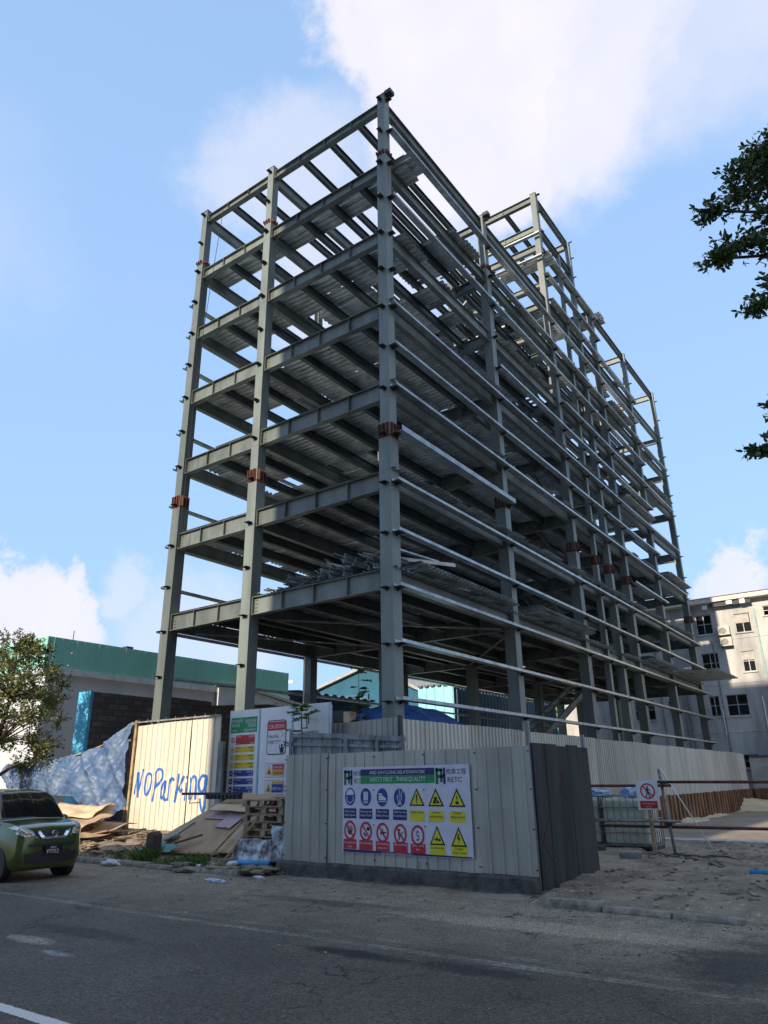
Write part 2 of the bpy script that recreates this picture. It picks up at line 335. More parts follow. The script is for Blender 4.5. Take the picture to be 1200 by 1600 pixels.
def blot(cx, cy, rx, ry, c, k, base):
    dx = tma('DIVIDE', tma('SUBTRACT', sx.outputs['X'], cx), rx); dy = tma('DIVIDE', tma('SUBTRACT', sx.outputs['Y'], cy), ry)
    r2 = tma('ADD', tma('MULTIPLY', dx, dx), tma('MULTIPLY', dy, dy)); r2 = tma('ADD', r2, tma('MULTIPLY', tma('SUBTRACT', tn(4., 8, .7), .5), 3.2))
    return tmx(tma('MULTIPLY', tmr(r2, .35, 1.25, 1., 0.), k), base, c)
vb = t.nodes.new('ShaderNodeTexVoronoi'); vb.inputs['Scale'].default_value = 38; t.links.new(co.outputs['Object'], vb.inputs['Vector']); sv = t.nodes.new('ShaderNodeSeparateColor'); t.links.new(vb.outputs['Color'], sv.inputs[0])
base = tmx(tma('MULTIPLY', tmr(sv.outputs[0], .90, .97), tmr(vb.outputs['Distance'], .28, .14)), base, (.30, .28, .25))
cr1 = t.nodes.new('ShaderNodeTexVoronoi'); cr1.feature = 'DISTANCE_TO_EDGE'; cr1.inputs['Scale'].default_value = .55; wv_ = t.nodes.new('ShaderNodeVectorMath'); wv_.operation = 'ADD'; nzv = t.nodes.new('ShaderNodeTexNoise'); nzv.inputs['Scale'].default_value = 2.2; nzv.inputs['Detail'].default_value = 8
t.links.new(co.outputs['Object'], nzv.inputs['Vector']); t.links.new(co.outputs['Object'], wv_.inputs[0]); t.links.new(nzv.outputs['Color'], wv_.inputs[1]); t.links.new(wv_.outputs[0], cr1.inputs['Vector'])
base = tmx(tma('MULTIPLY', tmr(cr1.outputs['Distance'], .012, .003), tmr(tn(.4, 4), .48, .58)), base, (.018, .017, .016))
base = blot(8.95, -7.0, .55, 1.2, (.022, .022, .022), .75, base); base = blot(5.5, -8.75, .75, .16, (.012, .012, .013), .9, base); base = blot(6.9, -8.7, .7, .2, (.018, .018, .018), .8, base)
base = blot(1.8, -10.2, .5, .15, (.27, .24, .19), .85, base); base = blot(2.75, -10.45, .3, .08, (.22, .24, .28), .7, base); base = blot(3.6, -6.3, 2.2, .25, (.03, .03, .03), .6, base)
base = blot(2.0, -9.6, 1.1, .22, (.022, .022, .022), .6, base); base = blot(6.5, -6.4, 2.6, .35, (.32, .28, .21), .6, base)
vo = t.nodes.new('ShaderNodeTexVoronoi'); vo.inputs['Scale'].default_value = 55; t.links.new(co.outputs['Object'], vo.inputs['Vector'])
base = tmx(.75, base, tmr(vo.outputs['Color'], 0, 1, .15, 2.1), 'MULTIPLY')
t.links.new(base, b.inputs['Base Color'])
bp = t.nodes.new('ShaderNodeBump'); bp.inputs['Strength'].default_value = .8; bp.inputs['Distance'].default_value = .012; t.links.new(tma('ADD', vo.outputs['Distance'], tn(30)), bp.inputs['Height']); t.links.new(bp.outputs[0], b.inputs['Normal'])
struct(MB().add([(-120, -19, 0), (120, -19, 0), (120, -4.6, 0), (-120, -4.6, 0)], [(0, 1, 2, 3)]).build('road', am, fix=False))
# worn road lines: real sheets of paint with ragged edges and bare gaps
linem = mat('faded_road_paint', (.185, .17, .145), .8, 0, .4, 9); linew = mat('white_road_paint', (.55, .55, .54), .75, 0, .3, 9)
def worn_paint(name, c, lo, hi):
    m = bpy.data.materials.new(name); m.use_nodes = True; t = m.node_tree; b = t.nodes['Principled BSDF']; b.inputs['Base Color'].default_value = (*c, 1); b.inputs['Roughness'].default_value = .85
    co = t.nodes.new('ShaderNodeTexCoord'); fs = []
    for s_, w_ in ((1.3, .45), (9, .35), (42, .5)):
        n = t.nodes.new('ShaderNodeTexNoise'); n.inputs['Scale'].default_value = s_; n.inputs['Detail'].default_value = 6; n.inputs['Roughness'].default_value = .7; t.links.new(co.outputs['Object'], n.inputs['Vector'])
        k = t.nodes.new('ShaderNodeMath'); k.operation = 'MULTIPLY'; k.inputs[1].default_value = w_; t.links.new(n.outputs['Fac'], k.inputs[0]); fs.append(k.outputs[0])
    uvn = t.nodes.new('ShaderNodeAttribute'); uvn.attribute_name = 'edge'; fs.append(uvn.outputs['Fac']); cur = fs[0]
    for f in fs[1:]:
        k = t.nodes.new('ShaderNodeMath'); k.operation = 'ADD'; t.links.new(cur, k.inputs[0]); t.links.new(f, k.inputs[1]); cur = k.outputs[0]
    mr = t.nodes.new('ShaderNodeMapRange'); t.links.new(cur, mr.inputs['Value']); mr.inputs['From Min'].default_value = lo; mr.inputs['From Max'].default_value = hi
    tr = t.nodes.new('ShaderNodeBsdfTransparent'); ms = t.nodes.new('ShaderNodeMixShader'); t.links.new(mr.outputs[0], ms.inputs[0]); t.links.new(tr.outputs[0], ms.inputs[1]); t.links.new(b.outputs[0], ms.inputs[2])
    t.links.new(ms.outputs[0], t.nodes['Material Output'].inputs['Surface']); return m
def roadline(y, x0, x1, wd, m, z=.004):
    mb = MB(); n = int((x1-x0)/.5); rows = [(-.5, -.35), (-.3, .0), (.3, .0), (.5, -.35)]; vs = []; ev = []
    for i in range(n+1):
        x = x0+(x1-x0)*i/n; yy = y+.05*nz3(x, y, 0, .25)
        for r_, e_ in rows: vs.append((x, yy+r_*wd*(1+.3*nz3(x, 3, 0, .6)), z)); ev.append(e_)
    mb.add(vs, [(i*4+k, (i+1)*4+k, (i+1)*4+k+1, i*4+k+1) for i in range(n) for k in range(3)]); o = mb.build('road_line', m, fix=False)
    at_ = o.data.attributes.new('edge', 'FLOAT', 'POINT'); at_.data.foreach_set('value', ev); struct(o)
wp = worn_paint('worn_road_paint', (.31, .285, .24), .58, .80); ww_ = worn_paint('white_road_paint', (.55, .55, .53), .45, .58)
roadline(-8.36, -30, 12, .24, wp); roadline(-8.05, -1.5, 9, .22, worn_paint('faint_road_paint', (.28, .26, .22), .62, .84)); roadline(-11.83, -30, 30, .18, ww_)
# kerb: separate worn stones on both sides of the fenced corner
kerbm = mat('kerb_concrete', (.27, .25, .21), .9, 0, .5, 5, .6, 40)
def kerb(x0, x1, z=.12, y=-4.68, wob=.02):
    x = x0; mb = MB()
    while x < x1-.3:
        l = min(rnd(.85, 1.05), x1-x); a = rnd(-.03, .03); zz = z+rnd(-.03, .02); yy = y+rnd(-wob, wob)
        mb.prism([(x+.012, yy-.15+a*.3, -.1), (x+.012, yy+.08, -.1), (x+.012, yy+.08, zz), (x+.012, yy-.09, zz), (x+.012, yy-.13, zz-.05)], (l-.024, a*.25, rnd(-.015, .015))); x += l
    o = mb.build('kerb', kerbm); bv = o.modifiers.new('b', 'BEVEL'); bv.width = .018; bv.segments = 2; return struct(o)
kerb(-22, -.3, .11); kerb(6.0, 8.7, .10, -4.92, .03); kerb(8.7, 30, .0, -4.96)
# stones, rubble and broken chips
stonem = mat('rubble_stone', (.27, .24, .19), .9, 0, .5, 6, .4, 30)
mb = MB(); random.seed(3)
def stone(mb, x, y, r, z=None):
    mb.blob((x, y, (gz(x, y) if z is None else z)+r*.2), r, rnd(0, 99), (1, rnd(.6, 1), rnd(.4, .7)), .5, 1)
for i in range(1100):
    x = rnd(5.3, 11.5); y = rnd(-4.7, 7); stone(mb, x, y, .008+.055*random.random()**7)
for i in range(500):
    x = rnd(-9, 0); y = rnd(-4.9, -2.2); stone(mb, x, y, .008+.055*random.random()**7, None if y > -4.5 else 0)
for i in range(420):
    x = rnd(-4, 10); y = -4.85-abs(random.gauss(0, .45)); stone(mb, x, y, .006+.028*random.random()**6, 0)
for i in range(60):
    x = rnd(3, 12); y = rnd(-10, -5); stone(mb, x, y, .006+.008*random.random(), 0)
stuff(mb.build('rubble', stonem, smooth=True), 'loose stones and rubble strewn over the bare ground and road edge', 'rubble')
# earth bank at the left kerb
mb = MB()
for i in range(30):
    x = rnd(-2.6, .2); y = rnd(-4.8, -4.1); mb.blob((x, y, .05+rnd(0, .09)), rnd(.1, .2), i, (1.4, .8, .3), .8, 2, 2.2)
stuff(mb.build('earth_bank', dirt, smooth=True), 'low heap of dark earth piled behind the left kerb', 'earth')
# fallen leaves
leafy = mat('fallen_leaf_yellow', (.45, .36, .06), .7)
mb = MB()
for i in range(9):
    x = rnd(1, 9.5); y = rnd(-9, -4.9); a = rnd(0, 6.3); s_ = rnd(.03, .06); c_, d_ = math.cos(a)*s_, math.sin(a)*s_
    mb.add([(x-c_, y-d_, .008), (x-d_*.45, y+c_*.45, .018), (x+c_, y+d_, .012), (x+d_*.45, y-c_*.45, .006)], [(0, 1, 2, 3)])
stuff(mb.build('fallen_leaves', leafy, fix=False), 'scattered yellow leaves lying on the road edge', 'leaves')
# low weeds
weed = mat('weed_green', (.10, .17, .035), .7, 0, .5, 8)
mb = MB()
for cx, cy, n, rr, hh in [(-3.9, -4.35, 380, .38, .28), (-3.0, -4.45, 260, .5, .14), (-2.3, -4.3, 360, .45, .2), (-1.5, -4.4, 200, .4, .12), (-4.8, -4.3, 160, .5, .12), (-.8, -4.45, 120, .3, .1), (-6, -4.3, 120, .7, .1)]:
    for i in range(n):
        a = rnd(0, 6.3); q = rr*math.sqrt(random.random()); x = cx+q*math.cos(a); y = cy+q*.45*math.sin(a); h = hh*rnd(.4, 1); b_ = rnd(0, 6.3); z = gz(x, y)-.01
        dx, dy = math.cos(b_), math.sin(b_); w_ = .008
        mb.add([(x-dy*w_, y+dx*w_, z), (x+dy*w_, y-dx*w_, z), (x+dx*h*.35+dy*w_*.8, y+dy*h*.35-dx*w_*.8, z+h*.7), (x+dx*h*.7, y+dy*h*.7, z+h)], [(0, 1, 2, 3)])
stuff(mb.build('weeds', weed, fix=False), 'tufts of green weeds growing behind the left kerb', 'weeds')

# ---------------------------------------------------------------- steel frame building
XS = [0, -5.58, -9.6]; YS = [0, 7.5, 14.5, 21.9, 28.1, 34.7]; ZL = [7+3*i for i in range(7)]
B = thing('steel_building_frame', 'unfinished multi storey building of bare grey steel columns, beams and metal decking', 'building', (0, 0, 0))
CZ = [3.65, 5.15, 6.7, 8.3, 9.85, 11.45, 13.0, 14.5, 16.0, 17.5, 19.0, 20.55, 22.1, 23.6, 25.15]
REST = MB()
def column(x, y, top, front, side, slim=1.):
    mb = MB(); b_ = mb
    secs = [(0, 11.6, .42), (11.6, 22.6, .36), (22.6, top, .31)]
    for z0, z1, s_ in secs:
        if z1 > z0: s_ *= slim; b_.box(x-s_, x, y, y+s_, z0 if z0 else -.2, min(z1, top))
    b_.box(x-.33*slim, x+.02, y-.02, y+.33*slim, top, top+.02)
    for z1, s_ in ((7, .41), (10, .41), (13, .37), (16, .37), (19, .37), (22, .37), (25, .32)):   # joint welds and bolted end plates
        if z1 < top: b_.box(x-s_*slim-.004, x+.004, y-.004, y+s_*slim+.004, z1+.27, z1+.285); b_.box(x-s_*slim-.004, x+.004, y-.004, y+s_*slim+.004, z1-.285, z1-.27)
    o = b_.build('column', steel, B)
    for z, s_ in ((11.6, .42), (22.6, .36)):
        sp = MB()
        if z+.3 > top: continue
        h = .42 if z < 20 else .15; s_ *= slim
        for k in range(3):
            t_ = .04+.34*k
            sp.box(x-s_*t_-.09, x-s_*t_-.03, y-.035, y-.001, z-h/2, z+h/2); sp.box(x+.001, x+.035, y+s_*t_+.02, y+s_*t_+.08, z-h/2, z+h/2)
            sp.box(x-s_*t_-.085, x-s_*t_-.065, y-.09, y-.035, z-h*.45, z+h*.45); sp.box(x+.035, x+.09, y+s_*t_+.03, y+s_*t_+.05, z-h*.45, z+h*.45)
        sp.box(x-s_-.006, x+.006, y-.006, y+s_+.006, z-h*.62, z-h*.46)
        sp.build('splice_plate', rust, o)
    cl = MB(); indiv = (front or side) and y < 15 and slim == 1.
    zz = [z for z in CZ if z < top+.1]
    if top > 26: zz += [26.6, 28.2]
    if top > 30: zz += [29.6, 31.0, 32.2]
    for z in zz:
        s_ = (.40 if z < 11.6 else .36 if z < 22.6 else .31)*slim
        def flush():
            if indiv: cl.build('purlin_cleat', darkst, o); cl.v, cl.f, cl.m = [], [], []
        if front: cl.box(x+.006, x+.20, y+.08, y+s_-.08, z-.01, z+.004); cl.prism([(x+.006, y+s_/2, z-.01), (x+.17, y+s_/2, z-.01), (x+.006, y+s_/2, z-.09)], (0, .012, 0)); flush()
        if side: cl.box(x-s_+.08, x-.08, y-.20, y-.006, z-.01, z+.004); cl.prism([(x-s_/2, y-.006, z-.01), (x-s_/2, y-.17, z-.01), (x-s_/2, y-.006, z-.09)], (.012, 0, 0)); flush()
    if top < 29 and front and y < 8: MB().box(x, x+.26, y+.02, y+.3, top-.05, top+.12).build('top_bracket', darkst, o)
    if cl.v: REST.add(cl.v, cl.f)
    return o
for i, y in enumerate(YS):
    for j, x in enumerate(XS):
        top = 25.4 if i < 2 else 28.95
        if i == 2 and j < 2: top = 32.3
        if i == 2 and j == 2: top = 25.4
        column(x, y, top, j == 0, i == 0)
column(0, 19.2, 32.1, True, False, .85); column(-5.58, 19.2, 32.1, False, False, .85); column(0, 17.2, 29.9, True, False, .6)
stuff(REST.build('purlin_cleat', darkst, B))
def beam(name, p0, p1, h, w_, m, stiff=(), end=True):
    q = MB(); q.ibeam(p0, p1, h, w_); p0, p1 = Vector(p0), Vector(p1); d = (p1-p0).normalized(); s_ = Vector((d.y, -d.x, 0)); L_ = (p1-p0).length
    for k in stiff:
        for sg in (-1, 1): q.obox(p0+d*k+s_*sg*(w_/4+.002), d*.007, s_*(w_/4-.006), Vector((0, 0, h/2-.02)))
    if end:
        for k in (.02, L_-.02): q.obox(p0+d*k, d*.012, s_*(w_/2+.004), Vector((0, 0, h/2+.01)))
    if name == 'cross_beam' and abs(p0.y-.2) < .1:
        for k in (.1, .16, L_-.1, L_-.16):
            for r_ in range(4): q.obox(p0+d*k-s_*0+Vector((0, -.02 if d.x else 0, -h*.3+r_*h*.2)), d*.012, Vector((0, .012, 0)), Vector((0, 0, .014)))
    return q.build(name, m, B)
edge = []; joists = []
def cross(y, z, xa, xb, n, h=.5):
    L_ = abs(xb-xa); beam('cross_beam', (xa, y+.18, z), (xb, y+.18, z), h, .22, steel2, [L_*k/n for k in range(1, n)])
levels = []
for k, z in enumerate(ZL):
    s_ = .4 if z < 11 else .36 if z < 22 else .31
    for i, y in enumerate(YS):
        h = .58 if k < 4 else (.5, .44, .36)[k-4]
        cross(y, z, -s_, -5.58, 4, h); cross(y, z, -5.58-s_, -9.6, 3, h)
    for i in range(5):
        ya, yb = YS[i]+s_, YS[i+1]
        for j, x in enumerate(XS):
            beam('edge_beam' if j == 0 else 'main_beam' if j == 1 else 'back_beam', (x-.19, ya, z), (x-.19, yb, z), .5, .2, steel2)
        for x in (-1.4, -2.8, -4.2, -6.95, -8.3): joists.append((i, k, x, YS[i]+.3, YS[i+1]+.06, z+.08))
z = 28.7
for i in (3, 4, 5):
    cross(YS[i], z, -.31, -5.58, 4, .4)
    if i > 3: cross(YS[i], z, -5.89, -9.6, 3, .4)
for a, b_ in ((2, 3), (3, 4), (4, 5)):
    beam('edge_beam', (-.17, YS[a]+.31, z), (-.17, YS[b_], z), .42, .2, steel2); beam('main_beam', (-5.75, YS[a]+.31, z), (-5.75, YS[b_], z), .42, .2, steel2)
    if a > 2: beam('back_beam', (-9.78, YS[a]+.31, z), (-9.78, YS[b_], z), .42, .2, steel2)
cross(14.5, 28.7, -.31, -5.58, 3, .4)
for z in (30.0, 32.05):
    for y in (14.5, 19.2): cross(y, z, -.31, -5.58, 3, .4)
    for x in (-.17, -5.75): beam('edge_beam' if x > -1 else 'main_beam', (x, 14.8, z), (x, 19.2, z), .42, .2, steel2)
for z in (29.3, 27.8): MB().sweep((.1, 14.28, z), (-6.2, 14.28, z), [(-.1, -.03), (.1, -.03), (.1, .05), (.092, .05), (.092, -.022), (-.092, -.022), (-.092, .05), (-.1, .05)]).build('tower_rail', galvp, B)
for x in (-2, -3.9):
    for z in (30.1, 32.1): joists.append((2, 9, x, 14.8, 19.3, z))
for x in (-1.4, -4.2): 
    for i in (3, 4): joists.append((i, 9, x, YS[i]+.3, YS[i+1]+.1, 28.7))
joists.sort(key=lambda q: (q[0]+.01*q[1]))
rest = MB()
for n_, (i, k, x, ya, yb, z) in enumerate(joists):
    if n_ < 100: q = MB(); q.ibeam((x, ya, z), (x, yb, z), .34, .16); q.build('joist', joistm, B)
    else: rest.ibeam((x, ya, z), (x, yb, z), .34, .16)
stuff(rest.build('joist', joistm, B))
# purlins on the right-hand face: shallow channels with upturned flanges
def chan(w_, h_, t_=.006): a = w_/2; return [(-a, 0), (a, 0), (a, h_), (a-t_, h_), (a-t_, t_), (-a+t_, t_), (-a+t_, h_), (-a, h_)]
E_ = [0, 7.6, 14.7, 22.1, 28.4]
PUR = [(3.65, 0, 35.6), (5.15, 0, 36.0), (6.7, 0, 35.9), (8.3, 0, 35.9), (9.85, 0, 35.8), (11.45, .1, 7.7), (11.5, 22.4, 28.7), (13.0, 0, 34.0), (14.5, 0, 28.6), (16.0, 0, 33.9), (17.5, 7.6, 28.6),
       (19.0, 14.8, 34.0), (20.55, .1, 28.4), (22.1, 7.8, 34.0), (23.6, .1, 28.3), (25.15, 14.6, 28.4), (26.6, 14.3, 22.2), (28.2, 14.6, 22.2)]
for z, ya, yb in PUR:
    cuts = [ya]+[e for e in (7.65, 14.75, 22.1, 28.4) if ya+.5 < e < yb-.5]+[yb]
    for a, b_ in zip(cuts[:-1], cuts[1:]):
        wd, hh = (.24, .09) if z not in (11.45,) else (.34, .17)
        MB().sweep((.03+wd/2, a+.004, z+.01), (.03+wd/2, b_-.004, z+.01+rnd(-.01, .01)), chan(wd, hh)).build('purlin', galvp, B)
for z in CZ[1:12]:
    for a, b_ in ((0, 14.6), (14.7, 28.2), (28.3, 34.9)):
        MB().sweep((-10.15, a, z), (-10.15, b_, z), chan(.2, .08)).build('back_purlin', galvp, B)
# metal deck: trapezoid sheets laid over the joists, ribs along x
random.seed(21)
def sheet(mb, x0, x1, y0, y1, z, h=.055, pitch=.23, tilt=0.):
    n = max(1, round((y1-y0)/pitch)); p = (y1-y0)/n; pr = []
    for i in range(n): a = y0+i*p; pr += [(a, h), (a+p*.42, h), (a+p*.55, 0), (a+p*.87, 0)]
    pr.append((y1, h)); vs = [(x, y, z+q+(tilt*(x-x0))) for x in (x0, x1) for y, q in pr]; m = len(pr)
    mb.add(vs, [(i, i+1, m+i+1, m+i) for i in range(m-1)])
def deck(x0, x1, y0, y1, z, holes=.03, gap=.5):
    mb = MB(); y = y0
    while y < y1-.3:
        wd = .92; x = x1+rnd(-.02, .28 if x1 > -.5 else .05)
        while x > x0+.4:
            ln = min(rnd(1.2, 2.6), x-x0); g = rnd(.02, .075) if random.random() < gap else 0
            if random.random() > holes: sheet(mb, x-ln, x+.03, y+g, min(y+wd, y1), z+rnd(0, .015))
            x -= ln
        y += wd
    if mb.v: mb.build('deck_panel', galv, B, fix=False)
for k, z in enumerate(ZL):
    zt = z+.262
    if k <= 2:
        for i in range(5): deck(-9.85, .02, YS[i]+.05, YS[i+1]+.05, zt, .012 if k < 2 and i < 2 else .05, .55)
    elif k == 3:
        deck(-5.7, .02, .1, 7.5, zt, .03, .5); deck(-9.85, -5.7, .3, 3.2, zt, .0)
        deck(-9.8, .02, 7.6, 14.5, zt, .15); deck(-9.8, .02, 15, 21.5, zt, .3); deck(-9.8, .02, 22.2, 27, zt, .3)
    elif k == 4:
        deck(-9.9, .1, .7, 2.3, zt, 0, .2); deck(-5.6, -.1, 3.6, 6.6, zt, .2); deck(-9.8, .05, 8.6, 13.6, zt, .3); deck(-6, .05, 15.4, 19, zt, .2); deck(-9, .05, 22.4, 26.4, zt, .25); deck(-9, .05, 29, 33, zt, .3)
    elif k == 5:
        deck(-9.9, .35, .7, 1.7, zt, 0, .2); deck(-3.2, .05, 4.4, 6.6, zt, .1); deck(-5, .05, 9.5, 12.8, zt, .3); deck(-5.5, .05, 16, 19, zt, .2); deck(-8, .05, 22.5, 25.4, zt, .25); deck(-6, .05, 30, 32, zt, .3)
deck(-5.4, .1, 15.2, 17, 25.26, 0); deck(-5.4, .1, 25, 27.2, 25.26, .1); deck(-3.4, .35, 14.7, 15.7, 28.0, 0); deck(-4, .05, 22.6, 24, 28.92, 0)
# stairs with steel stringers inside the second and third bays
def stairs(x, ya, yb, z0, z1):
    q = MB()
    for dx in (0, 1.1): q.ibeam((x+dx, ya, z0), (x+dx, yb, z1), .3, .1)
    n = 12
    for i in range(n):
        f = (i+.5)/n; y = ya+(yb-ya)*f; zc = z0+(z1-z0)*f; q.box(x, x+1.1, y-.12, y+.12, zc+.05, zc+.065)
    q.build('stair_flight', steel2, B)
stairs(-3.2, 10.0, 20.8, 1.6, 6.3)
for k in range(6): 
    z0 = ZL[k]+.2; stairs(-4.6, 15.2, 18.6, z0, z0+1.6); stairs(-3.3, 18.6, 15.4, z0+1.6, z0+3.0)
random.seed(17)
for k in range(3, 7):                     # landing beams and stair trusses in the stair bays, clear of the main grid
    for y in (15.0, 18.9):
        z = ZL[k]+1.55; MB().ibeam((-.5, y, z), (-5.5, y, z), .28, .15).build('landing_beam', steel2, B)
    for x in (-1.1, -3.6): MB().ibeam((x, 15.1, ZL[k]+1.5), (x, 18.8, ZL[k]+1.5), .2, .12).build('landing_beam', steel2, B)
    if k > 3:
        y = 13.2; q = MB()
        for a, b_ in (((-4.9, y, ZL[k]+.3), (-3.4, y, ZL[k]+1.5)), ((-3.4, y, ZL[k]+1.5), (-1.9, y, ZL[k]+.4)), ((-4.9, y, ZL[k]+1.5), (-1.9, y, ZL[k]+1.5))): q.obox((Vector(a)+Vector(b_))/2, (Vector(b_)-Vector(a))/2, (0, .04, 0), (0, 0, .05))
        q.build('truss', galvp, B); MB().box(-3.5, -3.25, 11.4, 11.65, ZL[k]+.3, ZL[k]+2.2).build('stub_post', steel, B)
# diagonal bracing rods under some floors
q = MB()
for (a, b_) in (((-5.7, 1, 6.72), (-.4, 7.3, 6.7)), ((-5.5, 14, 6.72), (-.4, 8, 6.7)), ((-5.8, 7.4, 6.72), (-9.3, 1, 6.7))): q.obox((Vector(a)+Vector(b_))/2, (Vector(b_)-Vector(a))/2, (0, .03, 0), (0, 0, .03))
q.build('brace', galvp, B)

# loose material lying on the floors
random.seed(5)
def section(x, y, z, ln, yaw, pitch_, w_=.10, h_=.05):
    d = Vector((math.sin(yaw)*math.cos(pitch_), math.cos(yaw)*math.cos(pitch_), math.sin(pitch_)))
    p = Vector((x, y, z)); roll = rnd(0, 6.28)
    up = Vector((math.cos(roll), 0, math.sin(roll)))
    o = MB().sweep(p, p+d*ln, chan(w_, h_), up=up).build('steel_section', galvp)
    return tag(o, 'short galvanised steel channel in the heap on the lowest floor behind the front beam', 'steel section', 'loose steel channels heaped on the first floor')
for i in range(190):
    x = -rnd(.5, 5.4); hmax = .15+1.0*max(0, 1-abs(x+1.7)/3.6)
    section(x+rnd(-.2, .2), rnd(.15, 1.3), 7.40+rnd(0, hmax)*rnd(.4, 1), rnd(1.2, 3.6), rnd(-.35, .35), rnd(-.04, .08), rnd(.09, .16), rnd(.04, .07))
def stack(x0, x1, y0, y1, z, n, label, slope=0.):
    mb = MB()
    for i in range(n): a, b_ = rnd(-.12, .12), rnd(-.1, .1); sheet(mb, x0+a, x1+rnd(-.15, .15), y0+b_, y1+b_, z+.07+i*.03, tilt=slope)
    o = mb.build('deck_sheet_stack', galv, fix=False); return tag(o, label, 'sheet stack', 'stacked deck sheets lying on the floors')
stack(-1.6, .55, 8.5, 14, 7.33, 9, 'stack of ribbed sheets overhanging the lowest floor in the second bay of the long side')
stack(-1.2, .3, 1, 7, 7.33, 6, 'low stack of ribbed sheets at the edge of the lowest floor beside the front corner')
stack(-1.0, .6, 22.4, 27.8, 7.33, 5, 'stack of ribbed sheets overhanging the lowest floor in the fourth bay')
stack(-1.0, 2.3, 28.6, 34.0, 7.33, 1, 'broad single ribbed sheet jutting out past the far end columns')
stack(-1.2, .5, 29, 33.8, 13.33, 4, 'sheet stack on the third floor at the far end of the long side', 0)
stack(-.9, .55, .5, 1.5, 22.33, 5, 'small bundle of sheets poking out beside the tallest front corner column')
stack(-5.2, -2.6, 2.6, 3.6, 19.3, 5, 'sheet bundle on the fifth floor right of the middle front column')
stack(-1.2, .4, 22.4, 27.6, 16.33, 4, 'stack of sheets on the fourth floor in the fourth bay of the long side')
stack(-1.4, .35, 28.5, 33.5, 19.33, 3, 'stack of sheets near the top at the far end of the long side')
stack(-1.2, .35, 22.4, 26, 22.33, 4, 'sheet stack high up beside the tower')
rope = MB(); pts = [Vector((-8.4, -.12, 24.6)), Vector((-8.6, -.25, 21)), Vector((-8.8, -.3, 18)), Vector((-8.95, -.3, 15.5)), Vector((-9, -.3, 12)), Vector((-9.1, -.3, 9.6))]
rope.path(pts, .012, 5); tag(rope.build('rope', plastic_k), 'thin dark rope hanging down the left end of the steel frame', 'rope')
# ---------------------------------------------------------------- fences of ribbed sheet
def ribs(L_, pitch=.25, rib=.05, d=.022):         # (s, depth) along the sheet
    out = []; s_ = 0
    while s_ < L_: 
        out += [(s_, 0), (s_+pitch-rib-.02, 0), (s_+pitch-rib, d), (s_+pitch-.01, d)]; s_ += pitch
    out = [(min(a, L_), b_) for a, b_ in out if a < L_]; out.append((L_, out[-1][1])); return out
def ribz(s_, pitch=.25, rib=.05, d=.022):
    q = s_ % pitch
    if q < pitch-rib-.02: return 0
    if q < pitch-rib: return d*(q-(pitch-rib-.02))/.02
    if q < pitch-.01: return d
    return d*(pitch-q)/.01
def ribsheet(p0, p1, z0, z1, m, parent, name='panel', pitch=.25, rib=.05, d=.022, n_=(0, -1), jag=0., nz_=1, ztop=None):
    # p0->p1 plan line; n_ = outward normal; ztop: top height at p1; several rows so the sheet can be dented
    p0, p1, n_ = Vector((*p0, 0)), Vector((*p1, 0)), Vector((*n_, 0)); L_ = (p1-p0).length; u_ = (p1-p0)/L_
    pr = ribs(L_, pitch, rib, d); mb = MB(); vs = []; rows = nz_+1
    for j in range(rows):
        for s_, q in pr:
            zt = z1+((ztop-z1)*s_/L_ if ztop is not None else 0)+(jag*nz3(s_*2.1+p0.x, 3) if j == rows-1 else 0)
            z = z0+(jag*nz3(s_*1.7, p0.y+8) if j == 0 else 0)
            zz = z+(zt-z)*j/(rows-1)
            dent = .018*nz3(s_*1.1+p0.x*3, zz*1.3, 4)
            p = p0+u_*s_+n_*(q+dent); vs.append((p.x, p.y, zz))
    m_ = len(pr); mb.add(vs, [(j*m_+i, j*m_+i+1, (j+1)*m_+i+1, (j+1)*m_+i) for j in range(rows-1) for i in range(m_-1)])
    o = mb.build(name, m, parent, fix=False); sl = o.modifiers.new('s', 'SOLIDIFY'); sl.thickness = .004; return o
# box hoarding at the corner
H_ = thing('corner_hoarding', 'grey ribbed metal hoarding with safety poster, standing on a dark mortar plinth at the kerb', 'hoarding', (2.8, -4.1, 0))
xs = [.12, 1.22, 2.38, 3.5, 4.55, 5.56]
for a, b_ in zip(xs[:-1], xs[1:]): ribsheet((a-.03, -4.1+.004*(xs.index(a) % 2)), (b_, -4.1+.004*(xs.index(a) % 2)), .27, 2.22+rnd(-.012, .012), fencem, H_, 'panel', .235, .05, .02, (0, -1), .012, 6)
ribsheet((.14, -4.08), (.14, -2.2), .27, 2.2, fencem, H_, 'panel', .235, .05, .02, (-1, 0), .01, 3)
for x in xs:
    for z in (.36, .95, 1.55, 2.14): MB().tube((x-.012, -4.148, z), (x-.012, -4.11, z), .011, 6).build('screw', darkst, H_)
for z in (.5, 1.3, 2.1): MB().box(.16, 5.5, -4.07, -4.02, z-.03, z+.03).build('rail', darkst, H_)
MB().box(5.5, 5.56, -4.07, -4.0, -.1, 2.62).build('post', oldz, H_); MB().box(5.44, 5.5, -1.45, -1.38, -.1, 2.5).build('post', oldz, H_); MB().box(.17, .23, -4.06, -4.0, -.1, 2.2).build('post', oldz, H_)
q = MB()                                   # rough mortar plinth
n = 60
vs = []
for i in range(n+1):
    x = .0+5.55*i/n; r_ = .05*nz3(x, 0, 0, 2.2)
    for (yy, zz) in ((-3.85, -.1), (-3.85, .27), (-4.13, .265), (-4.20+r_*.5, .22+r_*.2), (-4.24+r_, .04), (-4.46+r_*2, -.05)): vs.append((x, yy+.015*nz3(x, yy, zz, 6), zz+.012*nz3(x, zz, 3, 7)))
